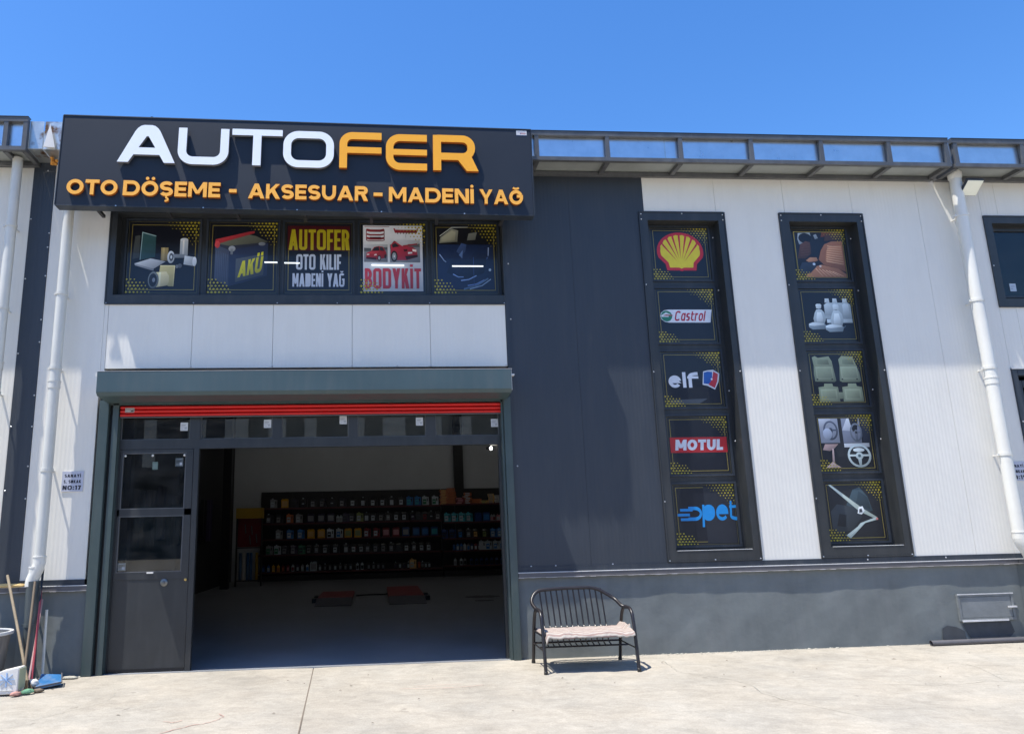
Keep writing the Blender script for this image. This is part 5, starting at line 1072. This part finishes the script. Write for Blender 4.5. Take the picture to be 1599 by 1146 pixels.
# cartons stacked on the right rack
def cartons(px, n, base, col, lab, word, w=1.0):
    for i in range(n):
        me = jug_mesh('box', col, lab, col); o = bpy.data.objects.new('flat_carton', me); COL.objects.link(o)
        o.location = (px2x(px, 2)+random.uniform(-.03, .03), 17.2+random.uniform(-.02, .02), base+.001+i*.0565); o.rotation_euler.z = random.uniform(-.12, .12); o.scale = (w, 1, 1)
        pos = 'at the bottom' if i == 0 else ('on top' if i == n-1 else f'{ORD[i]} from the bottom')
        if n == 1: pos = 'lying alone'
        tag(o, f'{CN[col]} flat carton, {pos} of the {word} stack', 'carton', 'flat cartons stacked on the right rack')
z = RB[4]
cartons(617, 9, z, '#c07048', '#d8b070', 'leftmost', .9); cartons(688, 10, z, '#a85f3a', '#c07048', 'tallest'); cartons(770, 4, z+.0, '#7d1a22', '#c58a92', 'dark red low'); cartons(840, 7, z, '#a85f3a', '#b9c4cc', 'labelled brown', .85); cartons(925, 3, z, '#c07048', '#a85f3a', 'wide low orange', 1.2); cartons(990, 2, z, '#d8b070', '#8d9a60', 'low tan', .9); cartons(1072, 6, z, '#d8b070', '#8e9196', 'tan right-hand', .7); cartons(1130, 5, z, '#d9d9d9', '#8e9196', 'white rightmost', .7)

# workshop cabinet at the left of the racks
cb = thing('tool_stand', 'red tool stand with a yellow header left of the shelving rack', 'tool stand', (-4.0, 15.0, 0))
bx('header', M_['yellow'], cb, -4.40, -3.58, 14.8, 15.2, 2.08, 2.40); bx('back_board', M_['redp'], cb, -4.38, -3.62, 15.1, 15.15, 1.20, 2.079)
bx('leg', M_['rackm'], cb, -4.40, -4.36, 14.9, 15.0, 0, 2.079); bx('leg', M_['rackm'], cb, -3.62, -3.581, 14.9, 15.0, 0, 2.079)
bx('shelf', M_['rackm'], cb, -4.355, -3.625, 14.82, 15.09, 1.16, 1.19); bx('shelf', M_['rackm'], cb, -4.355, -3.625, 14.82, 15.09, .16, .19)
for i, (m_, x) in enumerate((('bluep', -4.25), ('wht', -4.15), ('bluep', -4.02), ('bluep', -3.92), ('yellow', -3.74))):
    q = MB(); q.tube([(x, 14.95, .195), (x, 14.95, 1.02)], .045, 10); q.smooth = True; tag(q.build('roll', M_[m_]), ['blue roll at the left end of the tool stand', 'white roll between blue ones in the tool stand', 'blue roll right of the white roll in the tool stand', 'blue roll beside the yellow one in the tool stand', 'yellow roll at the right end of the tool stand'][i], 'roll', 'rolls standing in the tool stand')
q = MB()
for x, z_ in ((-4.15, 1.9), (-3.95, 1.85), (-4.0, 1.55), (-3.8, 1.6)): q.obox((x, 15.06, z_), (x+.03, 15.06, z_-.28), .03, .02)
q.build('hook_tools', M_['lock'], cb)
# dark mats hung along the left wall
random.seed(11)
for i in range(9):
    y = 6.2+i*.85; w = .6; q = MB(); z1 = 2.5+random.uniform(-.1, .25); n = 8
    g = [(-4.93+.03*math.sin(k*1.7)+.02, y+w*k/n, zz) for zz in (z1-1.2, z1) for k in range(n+1)]
    g2 = [(x-.012, a, c_) for x, a, c_ in g]; N1 = n+1
    q.add(g+g2, [(k, k+1, N1+k+1, N1+k) for k in range(n)]+[(2*N1+k, 3*N1+k, 3*N1+k+1, 2*N1+k+1) for k in range(n)])
    o = q.build('hanging_mat', cmat(['#2c2f38', '#1c1e22', '#3c3550'][i % 3]))
    tag(o, 'dark car mat hanging on the unlit left wall inside the garage', 'mat', 'dark car mats hanging on the left wall')
# lift platforms
for lab, x0, x1, y0, y1, side in (('left red lift platform lying flat on the workshop floor', -1.36, -.55, 7.6, 10.2, -1), ('right red lift platform lying flat on the workshop floor', .28, 1.12, 7.55, 11.3, 1)):
    t = thing('lift_platform', lab, 'vehicle lift', ((x0+x1)/2, (y0+y1)/2, 0), 'lift platforms on the floor')
    bx('deck', M_['redp'], t, x0, x1, y0+.75, y1, .06, .13, bevel=.01)
    m = MB(); m.prism_x([(y0, .004), (y0+.745, .004), (y0+.745, .128), (y0+.03, .02)], x0, x1); m.build('ramp', cmat('#141d38'), t)
    m = MB(); xs = x0-.13 if side < 0 else x1+.03
    m.box(xs, xs+.10, y0+.9, y0+1.2, .004, .10); m.box(xs, xs+.10, y0+1.6, y0+1.9, .004, .10); m.build('lift_arm', M_['black'], t)
    bx('base_frame', M_['black'], t, x0+.05, x1-.05, y0+.75, y1-.05, .003, .059)
m = MB(); m.tube(fillet([(-.5, 10.1, .02), (-.1, 10.3, .02), (.2, 10.15, .02), (.3, 10.4, .02)], .2, 5), .02, 6); tag(m.build('hydraulic_hose', M_['black']), 'black hose lying between the two lift platforms', 'hose')
for k, (cx, cy, rx, ry) in enumerate(((2.55, 8.9, .42, .30), (2.45, 7.9, .22, .16))):
    m = MB(); m.prism_z([(cx+rx*math.cos(a*PI/12), cy+ry*math.sin(a*PI/12)*(1+.2*math.sin(a*2))) for a in range(24)], .0025, .006)
    tag(m.build('oil_stain', M_['stain']), ['larger dark oil stain on the floor at the right of the garage', 'smaller dark oil stain in front of the larger one at the right'][k], kind='stuff')
# lamps
BARS = [(-1.512, -1.335, 5.270, 5.268), (-1.240, -1.030, 5.262, 5.260), (-.039, .417, 5.240, 5.233), (1.094, 1.535, 5.226, 5.226)]
for i, (x0, x1, z0, z1) in enumerate(BARS):
    t = thing('tube_lamp', ['lit tube lamp at the right edge of the AKÜ battery poster', 'lit tube lamp at the left edge of the yellow-lettered poster', 'lit tube lamp across the BODYKİT poster', 'lit tube lamp across the black car seat poster'][i], 'lamp', ((x0+x1)/2, .172, z0), 'tube lamps in the upper window row')
    m = MB(); m.tube([(x0, .170, z0), (x1, .170, z1)], .010, 8); m.build('tube', M_['tube'], t); m = MB(); m.tube([(x0, .183, z0), (x1, .183, z1)], .0022, 6); m.build('wire', M_['silver'], t)
for i, (x0, y) in enumerate(((-3.0, 8.5), (.6, 8.5), (4.2, 8.5), (-3.0, 13.5), (.6, 13.5), (4.2, 13.5))):  # unseen ceiling tubes, added to brighten the dark interior
    t = thing('tube_lamp', f'added unseen tube lamp under the workshop ceiling, {["left", "middle", "right"][i % 3]} one of the {["front", "rear"][i//3]} row', 'lamp', (x0+.6, y, 6.40), 'added unseen tube lamps under the ceiling')
    m = MB(); m.tube([(x0, y, 6.40), (x0+1.2, y, 6.40)], .022, 8); m.build('tube', M_['lit'], t); bx('housing', M_['wht'], t, x0, x0+1.2, y-.05, y+.05, 6.43, 6.599)
t = thing('spotlight', 'small lit spotlight under the transom at the right end of the opening', 'spotlight', (1.56, .2, 2.70))
bx('mount', M_['wht'], t, 1.53, 1.625, .148, .17, 2.690, 2.712); m = MB(); m.tube([(1.50, .20, 2.66), (1.535, .13, 2.652)], [.020, .026], 12); m.smooth = True; m.build('head', M_['black'], t); m = MB(); m.lathe([(0, 0), (.021, 0), (0, .006)], (0, 0, 0), 12); m.v = [(1.538+v[0], .125-v[2], 2.652+v[1]) for v in m.v]; m.build('lens', M_['lit'], t); bx('arm', M_['black'], t, 1.515, 1.535, .16, .18, 2.66, 2.689)

# ================================================================== BENCH
gz = lambda y: slope(y)+.006
BE = thing('metal_bench', 'black tubular metal bench standing in the sun before the dark wall', 'bench', (2.45, -.58, -.015))
r = .020; xl, xr = 1.905, 2.985
for x, s_ in ((xl, -1), (xr, 1)):
    yb, yf = -.24, -.93
    pts = fillet([(x, yf, gz(yf)), (x, yf+.06, .42), (x, yf+.12, .655), (x, -.48, .655), (x, -.36, .42), (x, yb, gz(yb))], .22, 8)
    m = MB(); m.tube(pts, r, 12); m.smooth = True; m.build('side_hoop', M_['benchm'], BE)
    m = MB(); m.tube([(x, yf+.055, .385), (x, -.345, .385)], .012, 8); m.smooth = True; m.build('side_rail', M_['benchm'], BE)
    for y in (yf, yb):
        m = MB(); m.lathe([(r+.004, 0), (r+.004, .03), (r, .034)], (x, y, gz(y)-.004), 10); m.build('foot_cap', M_['black'], BE)
bk = fillet([(xl+.02, -.52, .63), (xl-.03, -.36, .72), (xl+.06, -.29, .845), (2.30, -.28, .862), (2.72, -.28, .862), (2.93, -.36, .73), (xr-.02, -.50, .655), (xr+.03, -.54, .640)], .11, 8)
m = MB(); m.tube(bk, .021, 12); m.smooth = True; m.build('back_rail', M_['benchm'], BE)
m = MB(); m.tube([(xl+.02, -.345, .40), (xr-.02, -.345, .40)], .012, 8); m.smooth = True; m.build('seat_rail', M_['benchm'], BE)
m = MB(); m.tube([(xl, -.875, .39), (xr, -.875, .39)], .014, 8); m.smooth = True; m.build('seat_rail', M_['benchm'], BE)
m = MB(); m.tube([(xl+.01, -.30, .235), (xr-.01, -.30, .235)], .012, 8); m.smooth = True; m.build('stretcher', M_['benchm'], BE)
m = MB(); m.tube([(xl+.01, -.62, .228), (xr-.01, -.62, .228)], .010, 8); m.smooth = True; m.build('stretcher', M_['benchm'], BE)
for x in (xl, xr):
    m = MB(); m.tube([(x, -.30, .235), (x, -.62, .228), (x, -.905, .225)], .009, 8); m.smooth = True; m.build('side_rail', M_['benchm'], BE)
n = 12
for i in range(n):
    x = 2.03+i*(2.80-2.03)/(n-1)+.0
    m = MB(); m.tube(fillet([(x-.02, -.285, .852), (x, -.31, .60), (x+.01, -.34, .40), (x+.01, -.50, .392), (x+.01, -.872, .395)], .06, 4), .0088, 6); m.smooth = True; m.build('slat', M_['benchm'], BE)
    m = MB(); m.tube(fillet([(x+.0, -.62, .225), (x+.03, -.45, .20), (x+.035, -.30, .235), (x+.035, -.30, .385)], .02, 4), .008, 6); m.smooth = True; m.build('lower_slat', M_['benchm'], BE)
# cloth over the seat
cm = bpy.data.materials.new('striped_cloth'); cm.use_nodes = True; t = cm.node_tree; b = t.nodes['Principled BSDF']; b.inputs['Roughness'].default_value = .95; b.inputs['Specular IOR Level'].default_value = .1
tc = nd(t, 'ShaderNodeTexCoord'); sp = nd(t, 'ShaderNodeSeparateXYZ'); uvn = nd(t, 'ShaderNodeUVMap'); t.links.new(uvn.outputs[0], sp.inputs[0])
mu = nd(t, 'ShaderNodeMath', operation='MULTIPLY'); mu.inputs[1].default_value = 2*PI*17; t.links.new(sp.outputs[1], mu.inputs[0]); si = nd(t, 'ShaderNodeMath', operation='SINE'); t.links.new(mu.outputs[0], si.inputs[0])
rp = nd(t, 'ShaderNodeValToRGB'); rp.color_ramp.elements[0].position = .30; rp.color_ramp.elements[0].color = (.31, .225, .20, 1); rp.color_ramp.elements[1].position = .62; rp.color_ramp.elements[1].color = (.43, .39, .345, 1)
mr = nd(t, 'ShaderNodeMapRange'); mr.inputs[1].default_value = -1; t.links.new(si.outputs[0], mr.inputs[0]); t.links.new(mr.outputs[0], rp.inputs[0]); t.links.new(rp.outputs[0], b.inputs['Base Color'])
from mathutils import noise as mn
NX, NY = 110, 54; vs = []; uv = []
for jn in range(NY+1):
    for i in range(NX+1):
        u, v = i/NX, jn/NY
        x = 1.895+1.085*u; y = -.935+.56*v
        edge = .03*mn.noise(Vector((u*7, 3, 1)))
        y += edge*(1-v)*1.2+(.05*mn.noise(Vector((u*4, 9, 2))))*v
        z_ = .418+.011*mn.noise(Vector((u*9, v*5, 0)))+.006*mn.noise(Vector((u*20, v*16, 4)))+.009*math.sin(v*16+u*3)*(.5+.5*mn.noise(Vector((u*3, v*3, 8))))
        f = max(0, .12-v)/.12; z_ -= .055*f*f+.018*f*abs(mn.noise(Vector((u*14, 0, 3)))); 
        e = max(0, .05-u)/.05; z_ -= .06*e*(1-.5*v); x += .03*e; e2 = max(0, u-.95)/.05; z_ += .05*e2*(1 if v > .3 else .2); x -= .01*e2
        vs.append((x, y, z_)); uv.append((u, v+.03*mn.noise(Vector((u*5, v*4, 6)))))
q = MB(); q.add(vs, [(a*(NX+1)+i, a*(NX+1)+i+1, (a+1)*(NX+1)+i+1, (a+1)*(NX+1)+i) for a in range(NY) for i in range(NX)]); q.smooth = True
co = q.build('seat_cloth', cm); ul = co.data.uv_layers.new(name='UVMap')
for lp in co.data.loops: ul.data[lp.index].uv = uv[lp.vertex_index]
sm = co.modifiers.new('thickness', 'SOLIDIFY'); sm.thickness = .012; sm.offset = -1
tag(co, 'rumpled pale pink striped cloth spread on the bench seat', 'cloth')

# pipe lying at the wall foot
m = MB(); m.tube([(7.13, -.12, .030), (8.3, -.10, .032), (9.6, -.11, .032)], .033, 14, cap=False); m.tube([(9.6, -.11, .032), (8.3, -.10, .032), (7.13, -.12, .030)], .027, 14, cap=False); m.smooth = True
tag(m.build('loose_pipe', M_['coping']), 'dark grey pipe lying on the ground along the wall below the hatch', 'pipe')

# ================================================================== CLEANING THINGS IN THE LEFT CORNER
bk_ = thing('plastic_tub', 'big dark grey plastic tub cut off at the left edge', 'tub', (-4.47, -.62, -.012))
m = MB(); m.lathe([(0, .0), (.27, 0), (.29, .03), (.355, .60), (.345, .60), (.28, .04), (0, .03)], (-4.47, -.62, -.006), 40); m.smooth = True; m.build('body', M_['bucket'], bk_)
m = MB(); m.lathe([(.356, .575), (.378, .58), (.382, .60), (.376, .612), (.346, .612), (.344, .60)], (-4.47, -.62, -.006), 40); m.smooth = True; m.build('rim', M_['rim'], bk_)
cn = thing('cut_canister', 'white plastic canister laid open on its side with a blue star mark, left corner', 'canister', (-4.15, -.95, -.02))
Yc = -.95; zc = gz(Yc)
prof = [(-4.42, zc+.005), (-3.945, zc+.02), (-3.925, zc+.05), (-3.925, zc+.275), (-3.945, zc+.285), (-4.14, zc+.245), (-4.20, zc+.16), (-4.30, zc+.10), (-4.42, zc+.06)]
m = MB(); n = len(prof); D = .17
vs = [(x+.10, Yc, z_) for x, z_ in prof]+[(x+.10, Yc+D, z_) for x, z_ in prof]; m.add(vs, [tuple(range(n))]+[tuple(range(2*n-1, n-1, -1))]+[(i, (i+1) % n, n+(i+1) % n, n+i) for i in range(n)]); m.build('body', M_['wht'], cn, .008)
m = MB(); cx, cz = -3.945, zc+.165
for a in range(0, 180, 45):
    dx, dz = .085*math.cos(math.radians(a)), .085*math.sin(math.radians(a)); m.obox((cx-dx, Yc-.003, cz-dz*.85), (cx+dx, Yc-.003-a*1e-6, cz+dz*.85), .012, .004+a*1e-5)
m.build('star_mark', mat('faded_blue_print', (.30, .46, .72), .6), cn); bx('seam', M_['rim'], cn, -4.25, -3.87, Yc-.006, Yc-.001, zc+.055, zc+.062)
bx('side_panel', mat('yellowed_plastic', (.42, .45, .30), .6), cn, -3.8245, -3.818, Yc+.01, Yc+D-.01, zc+.06, zc+.27)
def stick(name, label, p, q_, rad, m_, cat, tip=None, tipm='black'):
    t = thing(name, label, cat, (q_[0], q_[1], q_[2])); m = MB(); m.tube([p, ((p[0]+q_[0])/2+.004, (p[1]+q_[1])/2, (p[2]+q_[2])/2), q_], rad, 10); m.smooth = True; m.build('handle', M_[m_], t)
    if tip:
        P0, Q0 = Vector(p), Vector(q_); d = (Q0-P0).normalized(); m = MB(); m.tube([P0-d*.01, P0+d*tip], rad*1.15, 10); m.smooth = True; m.build('grip', M_[tipm], t)
    return t
st = stick('broom', 'broom with a pale wooden stick leaning to the left against the wall', (-4.42, -.10, 1.19), (-3.85, -.66, .07), .016, 'wood', 'broom')
m = MB(); random.seed(5)
for i in range(60):
    a = random.uniform(-1, 1); b_ = random.uniform(-1, 1); m.obox((-3.85+a*.03, -.66+b_*.03, .09), (-3.84+a*.09, -.66+b_*.07, gz(-.66)), .006, .006)
m.build('bristles', M_['woodd'], st)
s2 = stick('mop', 'mop with a brown stick and a green and pink head beside the downspout', (-4.01, -.30, 1.12), (-3.84, -.80, .07), .014, 'woodd', 'mop')
def lump(name, c, rx, ry, rz, m_, parent, seed, rot=0):
    bm = bmesh.new(); bmesh.ops.create_icosphere(bm, subdivisions=3, radius=1)
    for v in bm.verts:
        k = 1+.22*mn.noise(v.co*2.3+Vector((seed, 0, 0)))+.10*mn.noise(v.co*6+Vector((0, seed, 0)))
        x, y, z_ = v.co.x*rx*k, v.co.y*ry*k, v.co.z*rz*k
        v.co = (c[0]+x*math.cos(rot)-y*math.sin(rot), c[1]+x*math.sin(rot)+y*math.cos(rot), c[2]+max(z_, -rz*.8))
    off = parent_origin(parent); 
    for v in bm.verts: v.co -= off
    me = bpy.data.meshes.new(name); bm.to_mesh(me); bm.free(); me.materials.append(M_[m_]); me.polygons.foreach_set('use_smooth', [True]*len(me.polygons)); o = bpy.data.objects.new(name, me); COL.objects.link(o); o.parent = parent; return o
lump('mop_head', (-3.74, -.90, gz(-.9)+.03), .065, .032, .026, 'greenp', s2, 2, .5); lump('mop_head', (-3.83, -.97, gz(-.9)+.022), .055, .03, .024, 'pinkp', s2, 5, .5); lump('mop_head', (-3.66, -.82, gz(-.9)+.02), .055, .03, .024, 'woodd', s2, 8, .4)
stick('broom', 'stick with black top and dark red lower half leaning on the downspout', (-3.998, -.13, 1.277), (-3.83, -.60, .06), .012, 'redstick', 'broom', .42)
stick('squeegee', 'pale pink stick leaning right of the dark red one', (-3.985, -.12, .90), (-3.845, -.64, .06), .013, 'pinkstick', 'squeegee')
m = MB(); m.tube([(-3.935, -.09, .78), (-3.925, -.09, .0)], .017, 12); m.smooth = True; tag(m.build('thin_pipe', M_['pvcw']), 'thin white pipe standing against the dark wall foot', 'pipe')
dp = thing('dustpan', 'blue and white dustpan tipped on the ground by the sticks', 'dustpan', (-3.75, -.60, -.01))
m = MB(); z0 = gz(-.6)
m.add([(-3.74, -.72, z0+.02), (-3.51, -.60, z0+.045), (-3.60, -.38, z0+.10), (-3.79, -.45, z0+.125), (-3.74, -.72, z0+.005), (-3.51, -.60, z0+.03), (-3.60, -.38, z0+.0), (-3.79, -.45, z0+.0)], [(0, 1, 2, 3), (0, 4, 5, 1), (1, 5, 6, 2), (2, 6, 7, 3), (3, 7, 4, 0), (4, 7, 6, 5)]); m.build('pan', M_['bluep'], dp)
m = MB(); m.obox((-3.745, -.73, z0+.028), (-3.50, -.605, z0+.055), .012, .014); m.obox((-3.50, -.605, z0+.055), (-3.597, -.375, z0+.112), .010, .012); m.build('lip', M_['coping'], dp)
lump('dust_cloth', (-3.80, -.64, z0+.06), .06, .055, .045, 'wht', dp, 12)
rg = lump('rag', (-4.42, -.03, 1.066), .20, .05, .026, 'rag', None, 21); tag(rg, 'yellow rag lying on the coping at the left edge', 'rag')
rb2 = lump('plaster_lump', (-3.60, -.14, .012), .10, .05, .018, 'rubble', None, 31); tag(rb2, 'flattened lump of spilled mortar at the wall corner left of the shutter guide', 'mortar lump')

# ================================================================== WORKSHOPS ACROSS THE YARD (seen only as reflections)
for k, (x0, x1) in enumerate(((-70, -23), (-22.8, 21), (21.2, 70))):
    O = thing('warehouse_building', ['long pale warehouse across the yard, left end', 'long pale warehouse across the yard, middle', 'long pale warehouse across the yard, right end'][k], 'building', ((x0+x1)/2, -60, -.3), 'warehouses across the yard')
    bx('wall', M_['dark'], O, x0, x1, -60, -59.8, 1.0, 14.6); bx('base_wall', M_['plaster'], O, x0, x1, -60, -59.75, -.36, 1.0); bx('roof', M_['roof'], O, x0, x1, -75, -59.5, 14.6, 15.1)
    for i in range(6):
        a = x0+1.5+i*7.2
        bx('garage_door', M_['box'], O, a, a+4, -59.79, -59.70, -.3, 4.2); bx('window', M_['black'], O, a, a+4, -59.79, -59.70, 5.6, 7.4); bx('cladding', M_['white'], O, a+4.3, a+5.9, -59.79, -59.74, 1.01, 14.58); bx('cladding', M_['white'], O, a+.4, a+1.5+(i % 2), -59.79, -59.74, 7.6, 14.58)
